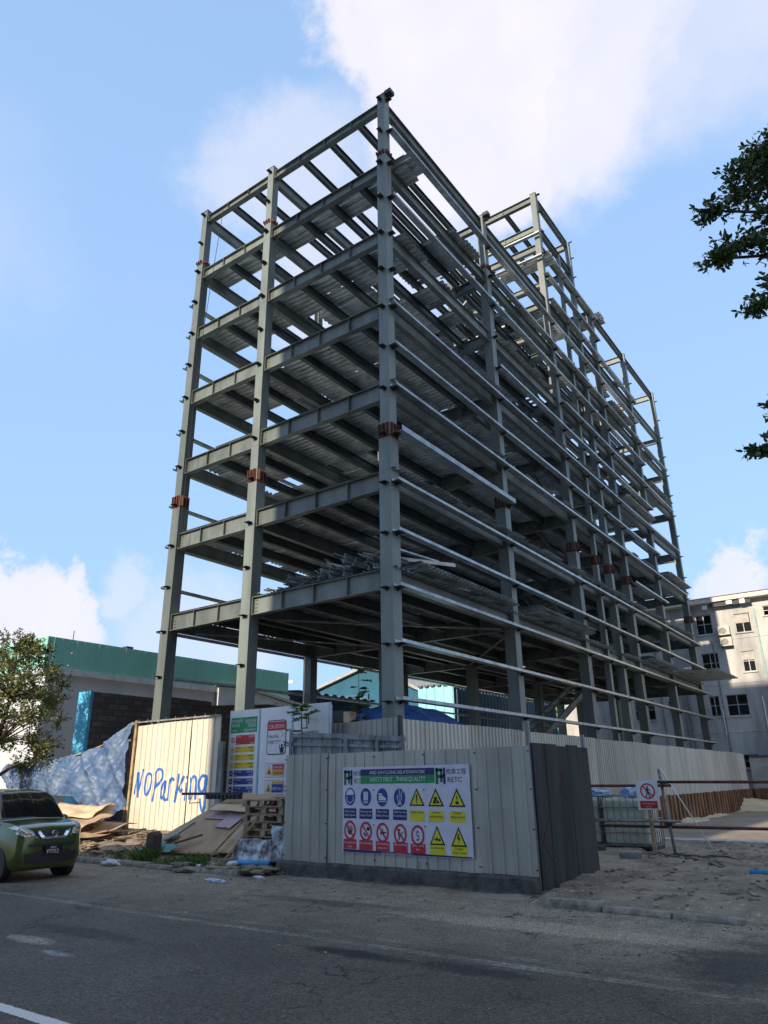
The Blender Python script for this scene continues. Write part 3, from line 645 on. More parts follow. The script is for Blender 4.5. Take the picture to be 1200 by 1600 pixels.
q.add(vs, [(i*6+k, i*6+(k+1) % 6, (i+1)*6+(k+1) % 6, (i+1)*6+k) for i in range(n) for k in range(6)]+[(0, 1, 2, 3, 4, 5), tuple(n*6+k for k in range(6))])
for i in range(16): a = rnd(0, 1); q.blob((rnd(5.2, 6.1), rnd(-4.45, -3.6), .0), rnd(.1, .24), i, (1, .8, .35), .5, 2)
for i in range(10): q.blob((rnd(-.25, .2), rnd(-4.4, -3.9), .0), rnd(.1, .22), i+40, (1, .8, .5), .5, 2)
q.build('plinth', darkcon, H_)
for k in range(5):                          # dark boarded side
    y0 = -4.04+k*.50; z1 = 2.26+rnd(-.02, .02)
    MB().box(5.565, 5.59+.006*(k % 2), y0, y0+.497, .02+rnd(-.02, .03), z1).build('side_board', darkwood, H_)
q = MB(); rm = mat('faint_red_marks', (.09, .03, .03), .8)
for (a, b_, c_, d_) in ((-3.0, 1.9, -2.75, 1.55), (-2.75, 1.9, -3.0, 1.55), (-2.9, 1.5, -2.4, 1.15), (-3.9, .75, -3.55, 1.15), (-3.9, .75, -3.5, .4), (-2.12, 2.0, -2.1, 1.0)):
    dd = Vector((0, c_-a, d_-b_)); nn = Vector((0, -dd.z, dd.y)).normalized()*.012
    q.add([(5.5965+.001, a+nn.y, b_+nn.z), (5.5975, a-nn.y, b_-nn.z), (5.5975, c_-nn.y, d_-nn.z), (5.5975, c_+nn.y, d_+nn.z)], [(0, 1, 2, 3)])
q.build('paint_mark', rm, H_, fix=False)
# poster on its front
PO = thing('safety_poster', 'wide printed safety poster with rows of symbols, fixed to the grey corner hoarding', 'poster', (1.63, -4.135, .47))
A = Art((1.63, -4.134, .47), (1, 0, .0), (0, 0, 1), (0, -1, 0), .0025)
W_, Hh = 2.80, 1.49
A._m(S_pale); nn_ = 56
A.mb.add([(1.63+W_*i/nn_, -4.134-.0, .47+Hh*j) for j in (0, 1) for i in range(nn_+1)], [(i, i+1, nn_+2+i, nn_+1+i) for i in range(nn_)]); A.build('paper', PO)
A.rect(.43, 1.33, 1.66, .115, S_navy).text('AND SHIVCLONG RELATIONWORK', 1.27, 1.355, .085, S_wht, 2, 'CENTER', 1.25).build('title_band', PO)
A.rect(.43, 1.19, 1.66, .138, S_green).text('SAFETY FIRST , THINKQUALITY', 1.27, 1.225, .11, S_wht, 2, 'CENTER', 1.25).build('title_band', PO)
for x in (.02, 2.10):
    A.rect(x+.01, 1.17, .055, .27, S_dgr, 1).rect(x+.01, 1.38, .14, .05, S_dgr, 1).rect(x+.105, 1.20, .05, .23, S_dgr, 1).rect(x+.06, 1.27, .13, .05, S_dgr, 1).rect(x+.17, 1.17, .045, .27, S_navy, 2).rect(x+.13, 1.29, .08, .04, S_navy, 2)
    A.build('logo', PO)
    A.text('\u68c0\u6cf0\u5de5\u7a0b', x+.235, 1.34, .10, S_blk, 1, 'LEFT', .4 if x > 1 else .18); A.text('RETC', x+.25, 1.20, .125, S_blk, 1, 'LEFT', .36 if x > 1 else .155); A.build('logo_text', PO)
cx = [.18, .555, .935, 1.325, 1.70, 2.10, 2.53]
names1 = [('Must wear', 'Safe Helmet'), ('Must wear the', 'Safety Vests'), ('Must wear', 'Safety Shoes'), ('Safety harness', 'Must be fastened'), ('Danger Caution', ''), ('Caution', 'mechanical injury'), ('Danger', 'falling objects')]
names2 = [('No unauthorised', 'entry'), ('No Smoking', ''), ('No littering', 'of any kind'), ('No climbing', ''), ('Speed limit', '5km'), ('Caution slip', ''), ('Danger', 'electric shock')]
for i, c in enumerate(cx):
    z = .965-.006*i; 
    if i < 4:
        A.disc(c, z, .125, S_blue, 1, 1.25)
        if i == 0: A.poly([(c+.09*math.cos(t_), z+.03+.1*math.sin(t_)) for t_ in [math.pi*k/12 for k in range(13)]], S_wht, 2).line([(c-.085, z+.0), (c-.07, z-.07), (c, z-.12), (c+.07, z-.07), (c+.085, z+.0)], .014, S_wht, 2)
        if i == 1: A.rect(c-.05, z-.06, .03, .15, S_wht, 2).rect(c-.012, z-.06, .024, .15, S_wht, 2).rect(c+.02, z-.06, .03, .15, S_wht, 2).rect(c-.055, z-.085, .11, .012, S_wht, 2).rect(c-.055, z-.11, .11, .012, S_wht, 2)
        if i == 2: A.poly([(c-.08, z-.05), (c+.09, z-.05), (c+.085, z-.015), (c+.02, z+.02), (c-.02, z+.07), (c-.08, z+.07)], S_wht, 2).rect(c-.085, z-.08, .18, .014, S_wht, 2).rect(c-.08, z+.03, .05, .01, S_blue, 3)
        if i == 3: A.disc(c, z+.05, .022, S_wht, 2).line([(c, z+.14), (c, z-.12)], .012, S_wht, 2).line([(c-.04, z-.13), (c, z-.02), (c+.04, z-.13)], .016, S_wht, 2).ring(c, z, .04, .055, S_wht, 2).line([(c+.02, z+.02), (c+.07, z+.12)], .012, S_wht, 2)
        A.build('pictogram', PO); A.rect(c-.15, .585-.004*i, .30, .175, S_navy, 1); tm = S_wht
    else:
        A.poly([(c-.165, z-.13), (c+.165, z-.13), (c, z+.17)], S_blk, 1).poly([(c-.12, z-.105), (c+.12, z-.105), (c, z+.118)], S_yel, 2)
        if i == 4: A.poly([(c-.012, z-.05), (c+.012, z-.05), (c+.018, z+.06), (c-.018, z+.06)], S_blk, 3).disc(c, z-.075, .013, S_blk, 3)
        if i == 5: A.disc(c-.005, z+.0, .03, S_blk, 3).disc(c-.025, z-.055, .033, S_blk, 3).disc(c+.045, z-.06, .025, S_blk, 3).line([(c, z), (c+.04, z-.07)], .02, S_blk, 3)
        if i == 6: A.line([(c, z+.06), (c, z-.03)], .01, S_blk, 3).disc(c, z+.015, .016, S_blk, 3).rect(c-.03, z-.085, .06, .045, S_blk, 3)
        A.build('pictogram', PO); A.rect(c-.155, .575-.004*i, .31, .18, S_yel, 1); tm = S_blk
    A.text(names1[i][0], c, .69, .055, tm, 2, 'CENTER', .27).text(names1[i][1], c, .625, .055, tm, 2, 'CENTER', .27).build('caption', PO)
    z = .38-.012*i
    if i < 5:
        if i == 0:
            A.poly([(c-.035, z-.07), (c+.035, z-.07), (c+.05, z+.0), (c-.05, z+.0)], S_blk, 1)
            for k in range(5): A.line([(c-.036+.02*k, z-.02), (c-.07+.035*k, z+.03+.05*math.sin((k+.5)/5*3.1))], .014, S_blk, 1)
        if i == 1: A.disc(c+.05, z+.045, .035, S_blk, 1).line([(c-.055, z-.03), (c-.01, z-.06)], .02, S_blk, 1).line([(c-.03, z-.01), (c-.03, z-.08)], .014, S_blk, 1).rect(c-.01, z-.09, .02, .03, S_blk, 1)
        if i == 2: A.rect(c-.05, z-.03, .09, .05, S_blk, 1).line([(c+.02, z), (c+.08, z)], .02, S_blk, 1).line([(c, z), (c+.01, z+.07)], .014, S_blk, 1)
        if i == 3: A.disc(c-.02, z+.065, .018, S_blk, 1).line([(c-.03, z+.04), (c-.04, z-.01), (c-.01, z-.04), (c-.03, z-.09)], .024, S_blk, 1).line([(c+.08, z+.04), (c+.02, z)], .012, S_blk, 1)
        if i == 4: A.text('5', c, z-.085, .22, S_blk, 1, 'CENTER', None, .75)
        A.ring(c, z, .105, .14, S_red, 2, 1.2)
        if i < 4: A.line([(c-.075, z+.10), (c+.075, z-.10)], .028, S_red, 3)
        A.build('pictogram', PO); A.rect(c-.155, .065-.008*i, .31, .165, S_red, 1); tm = S_wht
    else:
        z += .03
        A.poly([(c-.155, z-.16), (c+.155, z-.16), (c, z+.15)], S_blk, 1).poly([(c-.115, z-.135), (c+.115, z-.135), (c, z+.10)], S_yel, 2)
        if i == 5: A.line([(c-.06, z-.07), (c+.02, z-.07), (c+.05, z-.09)], .014, S_blk, 3).rect(c-.02, z-.10, .03, .06, S_blk, 3).disc(c+.05, z-.08, .022, S_blk, 3)
        if i == 6: A.poly([(c-.015, z+.04), (c+.015, z+.045), (c+.0, z-.01), (c+.03, z-.02), (c+.0, z-.11), (c+.002, z-.05), (c-.028, z-.04)], S_blk, 3)
        A.build('pictogram', PO); A.rect(c-.155, .03, .31, .165, S_yel, 1); tm = S_blk
    A.text(names2[i][0], c, .155 if i < 5 else .13, .055, tm, 2, 'CENTER', .27).text(names2[i][1], c, .09 if i < 5 else .07, .05, tm, 2, 'CENTER', .27).build('caption', PO)
A.poly([(.02, .0+.045), (W_-.02, -.045+.05), (W_-.02, .03+.045-.0+.03), (.02, .045+.075-.0)][:0] or [(.02, .008), (W_-.02, .008), (W_-.02, .028), (.02, .06)], S_navy, 1).text('Retac Machinery Ltd (Maldives) Pvt. Limited', 1.25, .013, .038, S_wht, 2, 'CENTER', 1.1).build('footer_band', PO)

# weathered screens behind the hoarding
F2 = thing('weathered_screen', 'weathered zinc screen in a grey timber frame, right behind the corner hoarding', 'fence panel', (.3, -2.5, .1))
ribsheet((-1.22, -2.5), (1.98, -2.5), .1, 2.74, oldz, F2, 'panel', .3, .06, .02, (0, -1), .0, 3, 2.5)
for x0, x1, z0, z1 in ((-1.25, .3, 2.80, 2.72), (.3, 2.02, 2.70, 2.58)):
    MB().prism([(x0, -2.57, z0-.1), (x1, -2.57, z1-.1), (x1, -2.57, z1), (x0, -2.57, z0)], (0, .06, 0)).build('top_rail', oldz, F2)
MB().prism([(-1.2, -2.56, 2.52), (2.0, -2.56, 2.34), (2.0, -2.56, 2.40), (-1.2, -2.56, 2.58)], (0, .04, 0)).build('rail', oldz, F2)
for x, zt in ((-1.25, 2.86), (.42, 2.6), (1.28, 2.55), (1.95, 2.62)): MB().box(x, x+.07, -2.60, -2.57, .1, zt).build('post', oldz, F2)
F3 = thing('short_fence', 'short run of grey ribbed sheet fence beside the front corner column', 'fence', (-.5, -1.2, .2))
ribsheet((-2.1, -1.2), (.93, -1.2), .2, 3.05, fencem, F3, 'panel', .16, .05, .02, (0, -1), .02, 4, 3.12)
MB().box(.93, 1.0, -1.24, -1.14, .1, 3.16).build('post', darkst, F3)
F4 = thing('long_fence', 'long pale grey ribbed fence running back beside the steel frame on rusty piles', 'fence', (1, 20, .8))
y = -1.1; k = 0
while y < 38.6:
    y2 = min(y+3.15, 38.7); ribsheet((1.0+.004*(k % 2), y), (1.0+.004*(k % 2), y2), .88, 3.08+.02*(k % 2), fencel, F4, 'panel', .20, .07, .03, (1, 0), .012, 3); y = y2-.02; k += 1
for y in (2.5, 8.8, 15, 21.4, 27.8, 34): MB().box(.9, .97, y, y+.07, .3, 3.0).build('post', darkst, F4)
PW = mat('rusty_sheet_pile', (.11, .05, .026), .75, .2, .6, 2.2, .3, 15, streak=.2, c2=(.26, .15, .08))
F5 = thing('sheet_pile_wall', 'rusty brown corrugated sheet piles below the long pale fence', 'retaining wall', (1, 20, -.3))
ribsheet((.98, 1.5), (.98, 39), -1.2, .93, PW, F5, 'piling', .62, .30, .16, (1, 0), .05, 3)
ribsheet((1.0, 38.9), (15, 38.9), -1.2, .95, PW, F5, 'piling', .62, .30, .16, (0, -1), .05, 3)
LW = thing('site_end_wall', 'low plain concrete wall with a dark coping beyond the end of the long fence', 'wall', (5, 39.6, 0))
MB().box(1.2, 16, 39.4, 39.6, -.3, 2.85).build('wall', mat('render_grey', (.42, .41, .38), .9, 0, .3, 1.2, .2, 20), LW); MB().box(1.2, 16, 39.33, 39.67, 2.85, 2.97).build('coping', darkcon, LW)

# NO Parking gate
NP = thing('no_parking_fence', 'tall cream ribbed gate with blue sprayed words, lit by the sun', 'gate', (-6.2, -1.9, .45))
NPX = [-8.05, -6.78, -5.62, -4.42]
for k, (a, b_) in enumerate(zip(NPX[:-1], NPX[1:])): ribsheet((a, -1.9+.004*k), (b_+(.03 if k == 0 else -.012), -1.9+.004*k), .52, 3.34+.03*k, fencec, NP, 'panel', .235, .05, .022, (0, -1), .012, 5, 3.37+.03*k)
MB().box(-8.14, -4.4, -1.99, -1.93, 3.42, 3.46).build('top_rail', greypipe, NP)
MB().box(-8.16, -8.07, -1.96, -1.86, .3, 3.5).build('post', wood, NP); MB().box(-4.40, -4.22, -1.99, -1.9, .4, 2.75).build('post', oldz, NP); MB().box(-8.1, -4.3, -1.98, -1.94, .44, .5).build('bottom_rail', redpipe, NP)
q = MB()
for i in range(9): q.tube((-8+i*.42, -1.96, 3.40), (-8+i*.42+.02, -1.96, 3.52), .008, 5)
q.build('wire_tie', greypipe, NP)
# spray lettering that follows the ribs
spr = mat('blue_spray_paint', (.015, .13, .50), .6, 0, .25, 20)
fx = [-8.02]
def sp(u_, v_):  # lettering box: u 0..1 across, v 0..1 up
    return -7.93+u_*3.27, 1.12+v_*.98
STR = [[(.0, .34), (.035, .93), (.05, .40), (.10, 1.02)], [(.035, .92), (.055, .25)], [(.19, .90), (.155, .84), (.138, .55), (.155, .34), (.19, .36), (.225, .60), (.222, .82), (.19, .90)],
       [(.262, .14), (.285, .62), (.275, .9)], [(.275, .9), (.305, 1.0), (.355, .98), (.37, .82), (.35, .66), (.285, .52)], [(.42, .68), (.385, .60), (.365, .35), (.385, .22), (.415, .40), (.42, .68)], [(.422, .68), (.408, .35), (.425, .18), (.45, .20)],
       [(.475, .72), (.472, .45), (.462, .16)], [(.475, .60), (.50, .74), (.53, .70)], [(.585, .86), (.578, .45), (.562, .12)], [(.655, .80), (.60, .47)], [(.60, .47), (.625, .40), (.645, .46)],
       [(.69, .62), (.69, .4), (.682, .17)], [(.693, .80), (.695, .74)], [(.735, .76), (.745, .55), (.74, .2)], [(.745, .62), (.765, .76), (.79, .78), (.81, .66), (.812, .2)],
       [(.93, .78), (.88, .80), (.85, .64), (.86, .44), (.89, .38), (.925, .50), (.935, .78)], [(.935, .80), (.935, .3), (.93, -.02), (.905, -.10), (.88, .06), (.87, .22)]]
q = MB()
def smooth(pts, n=7):
    o = []
    for i in range(len(pts)-1):
        p0 = Vector(pts[max(0, i-1)]); p1 = Vector(pts[i]); p2 = Vector(pts[i+1]); p3 = Vector(pts[min(len(pts)-1, i+2)])
        for k in range(n):
            t_ = k/n; o.append(.5*((2*p1)+(-p0+p2)*t_+(2*p0-5*p1+4*p2-p3)*t_*t_+(-p0+3*p1-3*p2+p3)*t_**3))
    o.append(Vector(pts[-1])); return o
def npdepth(x, z):
    for k, (a, b_) in enumerate(zip(NPX[:-1], NPX[1:])):
        if x <= b_ or k == 2: s_ = x-a; return -1.9+.004*k-ribz(s_, .235, .05, .022)-.018*nz3(s_*1.1+a*3, z*1.3, 4)-.010
for st in STR:
    ps = [Vector(sp(*p)) for p in smooth(st)]; fine = []
    for a, b_ in zip(ps[:-1], ps[1:]):
        m_ = max(1, int((b_-a).length/.012))
        fine += [a+(b_-a)*k/m_ for k in range(m_)]
    fine.append(ps[-1])
    for a, b_ in zip(fine[:-1], fine[1:]):
        d = (b_-a)
        if d.length < 1e-6: continue
        d.normalize(); nn = Vector((-d.y, d.x)); w0 = .034+.016*nz3(a.x, a.y, 0, 5)
        for k in range(4):
            c0, c1 = -w0+2*w0*k/4, -w0+2*w0*(k+1)/4
            e_ = d*.008; pp = [a-e_+nn*c0, a-e_+nn*c1, b_+e_+nn*c1, b_+e_+nn*c0]
            q.add([(p.x, npdepth(p.x, p.y), p.y) for p in pp], [(0, 1, 2, 3)])
q.build('sprayed_lettering', spr, NP, fix=False)

# site safety boards
BB = thing('site_notice_board', 'tall white site safety boards between the cream gate and the zinc screen', 'notice board', (-2.7, -1.6, .9))
zt = 3.56; bx = [(-4.42, -3.26), (-3.235, -2.07), (-2.045, -.83)]
for a, b_ in bx: MB().box(a, b_, -1.6, -1.57, .95, zt).build('board', white, BB); MB().box(b_-.05, b_-.004, -1.604, -1.6, .95, zt-.01).build('edge_strip', cyan, BB)
MB().box(-4.45, -4.40, -1.56, -1.5, .5, 3.6).build('post', oldz, BB); MB().box(-.9, -.85, -1.56, -1.5, .5, 3.5).build('post', oldz, BB); MB().box(-3.25, -3.2, -1.56, -1.5, .5, 3.5).build('post', oldz, BB)
A = Art((-4.42, -1.601, .95), (1, 0, 0), (0, 0, 1), (0, -1, 0), .003)
A.rect(.06, 2.02, 1.0, .40, S_green).text('SITE SAFETY', .09, 2.29, .11, S_wht, 2, 'LEFT', .42).text('NOTICE', .09, 2.18, .11, S_wht, 2, 'LEFT', .3).text('Danger', .09, 2.07, .07, S_wht, 2, 'LEFT', .3)
A.text('\u0783\u0787\u0786\u0781 \u0784\u0789\u0788\u0782', 1.02, 2.28, .10, S_wht, 2, 'RIGHT', .4).text('\u0782\u0787\u0784\u0783\u0780', 1.02, 2.17, .09, S_wht, 2, 'RIGHT', .3).text('\u0783\u0784\u0781\u0786\u0782\u0787\u0784', 1.02, 2.06, .07, S_wht, 2, 'RIGHT', .45).build('header', BB)
for i, m_ in enumerate([S_red, S_amb, S_amb, S_amb, S_blue, S_blue, S_blue, S_blue, S_green]):
    z = 1.72-i*.20; hh = .24 if i == 0 else .15
    if i == 0: z -= .0
    tm = S_blk if m_ is S_amb else S_wht
    A.rect(.27, z, .72, hh, m_); A.text(['DANGER', 'Hard hat', 'Mind step', 'Men at work', 'Wear helmet', 'Wear gloves', 'Wear boots', 'Wear vest', 'First aid'][i], .29, z+hh-.055, .05, tm, 2, 'LEFT', .3).text('Notice', .29, z+.02, .04, tm, 2, 'LEFT', .2).text('\u0783\u0787\u0786\u0781', .97, z+hh-.055, .05, tm, 2, 'RIGHT', .2).text('\u0784\u0789\u0788', .97, z+.02, .04, tm, 2, 'RIGHT', .14); A.build('notice_row', BB)
    c = .16; zc = z+hh/2
    if i == 0: A.ring(c, zc, .055, .075, S_red, 1).disc(c, zc+.03, .015, S_blk, 1).line([(c, zc+.02), (c, zc-.04)], .02, S_blk, 1).line([(c-.05, zc+.05), (c+.05, zc-.05)], .012, S_red, 2)
    elif m_ is S_amb: A.ring(c, zc, .05, .07, S_amb, 1).disc(c, zc, .03, S_or, 1)
    else: A.disc(c, zc, .072, m_, 1).disc(c, zc, .03, S_wht, 2, .8)
    A.build('pictogram', BB)
A = Art((-3.235, -1.601, .95), (1, 0, 0), (0, 0, 1), (0, -1, 0), .003)
def rrect(x, z, w_, h_, r, m_, l):
    p = []
    for cx_, cz_, a0 in ((x+w_-r, z+r, -90), (x+w_-r, z+h_-r, 0), (x+r, z+h_-r, 90), (x+r, z+r, 180)): p += [(cx_+r*math.cos(R(a0+t_)), cz_+r*math.sin(R(a0+t_))) for t_ in (0, 30, 60, 90)]
    A.poly(p, m_, l)
rrect(.26, 1.42, .68, .86, .08, S_blk, 1); rrect(.285, 1.445, .63, .81, .06, S_wht, 2); A.rect(.29, 2.02, .62, .22, S_red, 3).text('CAUTION!', .60, 2.07, .14, S_wht, 4, 'CENTER', .54)
A.text('FALLING', .31, 1.84, .11, S_blk, 3, 'LEFT', .36).text('OBJECTS', .31, 1.70, .11, S_blk, 3, 'LEFT', .36)
A.disc(.80, 1.64, .035, S_blk, 3).poly([(.74, 1.46), (.87, 1.46), (.87, 1.58), (.80, 1.62), (.74, 1.58)], S_blk, 3).line([(.73, 1.56), (.71, 1.66)], .025, S_blk, 3).line([(.87, 1.58), (.90, 1.68)], .025, S_blk, 3).rect(.71, 1.74, .04, .04, S_blk, 3).rect(.85, 1.72, .03, .03, S_blk, 3).line([(.78, 1.86), (.86, 1.94)], .012, S_blk, 3)
A.build('caution_sign', BB)
for k, (z, t1, t2) in enumerate([(.88, 'DANGER', 'EXCAVATION'), (.47, '', 'KEEP OUT'), (.07, 'NO SMOKING', 'DANGER')]):
    A.rect(.25, z, .66, .34, S_blk, 1).rect(.258, z+.008, .644, .324, S_wht, 2)
    if k < 2: A.tri(.39, z+.06, .20, .24, S_or, 3).disc(.39, z+.12, .03, S_blk, 4)
    else: A.ring(.39, z+.17, .075, .095, S_blk, 3).line([(.33, z+.21), (.45, z+.13)], .02, S_red, 4).line([(.34, z+.15), (.44, z+.15)], .018, S_blk, 3)
    if k == 1: A.rect(.50, z+.26, .39, .05, S_or, 3).rect(.50, z+.05, .39, .20, S_blue, 3).text('KEEP OUT', .695, z+.11, .10, S_wht, 4, 'CENTER', .33)
    else: A.rect(.50, z+.18, .39, .13, S_red, 3).rect(.50, z+.04, .39, .13, S_or, 3).text(t1, .695, z+.21, .08, S_wht, 4, 'CENTER', .33).text(t2, .695, z+.075, .075, S_blk, 4, 'CENTER', .33)
    A.build('small_sign', BB)
A = Art((-2.045, -1.601, .95), (1, 0, 0), (0, 0, 1), (0, -1, 0), .003)
A.line([(.26, 2.36), (.26, 2.03), (.48, 2.03)], .025, S_blk, 1).line([(.26, 2.36), (.36, 2.38)], .025, cyan, 1).line([(.44, 2.05), (.44, 2.36), (.50, 2.36), (.50, 2.12)], .03, S_blk, 1).text('ENDHEERIGO', .26, 1.88, .11, S_blk, 1, 'LEFT', .58).text('Construction Pvt Ltd', .26, 1.81, .05, S_blk, 1, 'LEFT', .5).text('Client', .22, 1.60, .06, S_blk, 1).build('company_logo', BB)
q = MB()
random.seed(2)
for i in range(7):
    x = -3.2+i*.33; pts = [Vector((x, -1.55, zt))]
    for k in range(4): pts.append(pts[-1]+Vector((rnd(-.08, .12), rnd(-.04, .04), rnd(-.06, .13))))
    q.path(pts, .007, 4)
tag(q.build('wire_tangle', plastic_k), 'tangled dark tie wire sticking up over the white safety boards', 'wire')
# ---------------------------------------------------------------- sign, rails, tank and small things on the right
SG = thing('no_entry_sign', 'white no entry sign with a red panel on a wooden stake by the pipe rail', 'sign', (5.4, 2.45, 0))
MB().box(5.17, 5.67, 2.44, 2.455, 1.0, 1.64).build('board', white, SG); MB().box(5.36, 5.44, 2.46, 2.53, -.2, 1.5).build('stake', wood, SG)
A = Art((5.17, 2.4385, 1.0), (1, 0, 0), (0, 0, 1), (0, -1, 0), .003)
A.disc(.26, .49, .022, S_blk, 1).poly([(.235, .46), (.285, .46), (.275, .36), (.24, .36)], S_blk, 1).line([(.245, .37), (.22, .30), (.20, .26)], .022, S_blk, 1).line([(.265, .37), (.28, .31), (.31, .27)], .022, S_blk, 1).line([(.24, .45), (.21, .39)], .015, S_blk, 1).line([(.28, .45), (.32, .41)], .015, S_blk, 1)
A.ring(.26, .405, .14, .17, S_red, 2).line([(.16, .51), (.36, .30)], .028, S_red, 3).build('pictogram', SG)
A.rect(.05, .03, .40, .16, S_red, 1).text('No Trespassing', .25, .12, .045, S_wht, 2, 'CENTER', .3).text('No entry', .25, .06, .035, S_wht, 2, 'CENTER', .2).build('caption', SG)
def pipe(name, p0, p1, r, m, label, cat='pipe', grp=None): return tag(MB().tube(p0, p1, r, 12).build(name, m, smooth=True), label, cat, grp)
pipe('scaffold_pipe', (5.82, 2.62, -.15), (5.70, 2.62, 1.88), .035, greypipe, 'leaning upright grey scaffold pipe beside the no entry sign')
pipe('scaffold_pipe', (5.25, 2.70, 1.60), (13.5, 2.9, 1.52), .033, redpipe, 'upper rusty red scaffold pipe running off to the right edge')
pipe('scaffold_pipe', (3.0, 2.54, 1.53), (5.95, 2.54, 1.52), .033, redpipe, 'short rusty pipe across the top of the caged tank')
pipe('scaffold_pipe', (3.6, 2.54, .75), (6.05, 2.54, .76), .03, greypipe, 'short pale scaffold pipe in front of the caged tank at knee height')
pipe('scaffold_pipe', (4.1, 2.70, .63), (13.5, 2.9, .63), .033, redpipe, 'lower rusty red scaffold pipe running off to the right edge')
pipe('thin_rod', (6.5, 3.4, .02), (5.55, 3.3, 1.9), .014, white, 'thin white rod leaning against the rusty pipe rail', 'rod')
for z in (1.55, .70):
    q = MB().box(5.70, 5.84, 2.56, 2.70, z-.05, z+.07); q.tube((5.77, 2.5, z), (5.77, 2.75, z), .02, 8); tag(q.build('pipe_clamp', darkst), 'dark scaffold clamp joining the upright and the %s rails' % ('upper' if z > 1 else 'lower'), 'clamp')
ibcm = mat('milky_tank_plastic', (.52, .56, .46), .4, 0, .35, 1.4, .05, 10, streak=2.5, c2=(.34, .39, .31))
def ibc(x0, y0, label):
    t_ = thing('caged_water_tank', label, 'tank', (x0+.6, y0+.5, 0), 'caged plastic tanks behind the pipe rail')
    mb = MB().box(x0+.04, x0+1.16, y0+.04, y0+.96, .16, 1.22); o = mb.build('tank', ibcm, t_); b_ = o.modifiers.new('b', 'BEVEL'); b_.width = .08; b_.segments = 4
    q = MB()
    for k in range(8):
        x = x0+1.2*k/7; q.tube((x, y0, .14), (x, y0, 1.28), .011, 6); q.tube((x, y0+1, .14), (x, y0+1, 1.28), .011, 6)
    for k in range(7):
        y = y0+k/6; q.tube((x0+1.2, y, .14), (x0+1.2, y, 1.28), .011, 6); q.tube((x0, y, .14), (x0, y, 1.28), .011, 6)
    for z in (.16, .45, .75, 1.02, 1.28):
        q.path([Vector(p) for p in ((x0, y0, z), (x0+1.2, y0, z), (x0+1.2, y0+1, z), (x0, y0+1, z), (x0, y0, z))], .012, 6)
    q.build('cage', greypipe, t_)
    q = MB().box(x0, x0+1.2, y0, y0+1, .10, .14)
    for x in (x0+.06, x0+.6, x0+1.14): q.box(x-.06, x+.06, y0+.02, y0+.98, -.02, .10)
    q.build('pallet_base', darkst, t_)
ibc(3.92, 3.3, 'caged milky tank nearest the no entry sign'); ibc(2.68, 3.35, 'caged milky tank half hidden by the dark boarded hoarding side')
bagm = mat('clear_blue_bag', (.50, .60, .74), .3, 0, .4, 6, .4, 12, c2=(.10, .25, .60))
for i, (x, y, z, r, sq) in enumerate([(4.65, 3.7, 1.36, .26, (1.1, .8, .6)), (3.75, 3.7, 1.34, .22, (1.3, .8, .45))]):
    tag(MB().blob((x, y, z), r, i+3, sq, .55, 4, 2.2).build('plastic_bag', bagm, smooth=True), ['crumpled blue and white bag peaked on top of the caged tank', 'flatter crumpled bag on the tank beside the dark boards'][i], 'bag', 'bags on the tanks')
def block(c, s_, rz, label, m=concrete):
    e = Matrix.Rotation(rz, 3, 'Z'); q = MB().obox(c, e @ Vector((s_[0]/2, 0, 0)), e @ Vector((0, s_[1]/2, 0)), (0, 0, s_[2]/2)); o = q.build('concrete_block', m)
    b_ = o.modifiers.new('b', 'BEVEL'); b_.width = .02; b_.segments = 2; return tag(o, label, 'block')
block((5.35, .95, .13), (.45, .22, .22), .25, 'pale broken concrete block lying in front of the no entry sign'); block((4.15, 2.3, .1), (.3, .2, .25), .8, 'dark concrete block against the foot of the caged tank', darkcon)
block((5.7, 1.6, .05), (.35, .2, .1), -.4, 'flat slab offcut behind the pale block')
tag(MB().tube((7.95, -.72, .13), (8.9, -.55, .12), .055, 14).build('blue_pipe', bluem, smooth=True), 'short blue plastic pipe lying on the dirt at the right edge', 'pipe')
q = MB(); random.seed(9)
for k in range(7):
    a = rnd(0, 6.3); pts = [Vector((5.75, 2.2, .08))]
    for i in range(14): a += rnd(-.6, .75); pts.append(pts[-1]+Vector((math.cos(a)*.09+.02, math.sin(a)*.07, rnd(-.01, .01)))); pts[-1].z = gz(pts[-1].x, pts[-1].y)+.02+.03*abs(math.sin(i))
    q.path(pts, .008, 5)
tag(q.build('cable', plastic_k), 'tangled black cable on the dirt at the foot of the leaning scaffold pipe', 'cable')
SL = mat('pale_dry_sand', (.58, .49, .34), .95, 0, .25, 1.5, .5, 20)
struct(grid(1.05, 14, 9.0, 38.6, 90, 150, lambda x, y: gz(x, y)+.015-.3*max(0, 9.6+.4*nz3(x, 0, 0, 1.2)-y)).build('sand', SL, smooth=True, fix=False))
struct(MB().box(4.2, 8.2, 7.1, 7.8, -.1, .05).build('concrete_slab', mat('slab_pale', (.50, .49, .45), .9, 0, .3, 3, .2)))
for i, (x, y, r) in enumerate([(7.2, .4, .13), (7.6, 5.4, .2), (7.95, 6.0, .16)]):
    tag(MB().blob((x, y, gz(x, y)+r*.25), r, i, (1.2, .9, .6), .6, 3, 1.6).build('boulder', stonem), ['small brown rock alone on the dirt in the right foreground', 'rock on the mound by the pale sand, nearer one', 'rock on the mound by the pale sand, farther one'][i], 'rock')

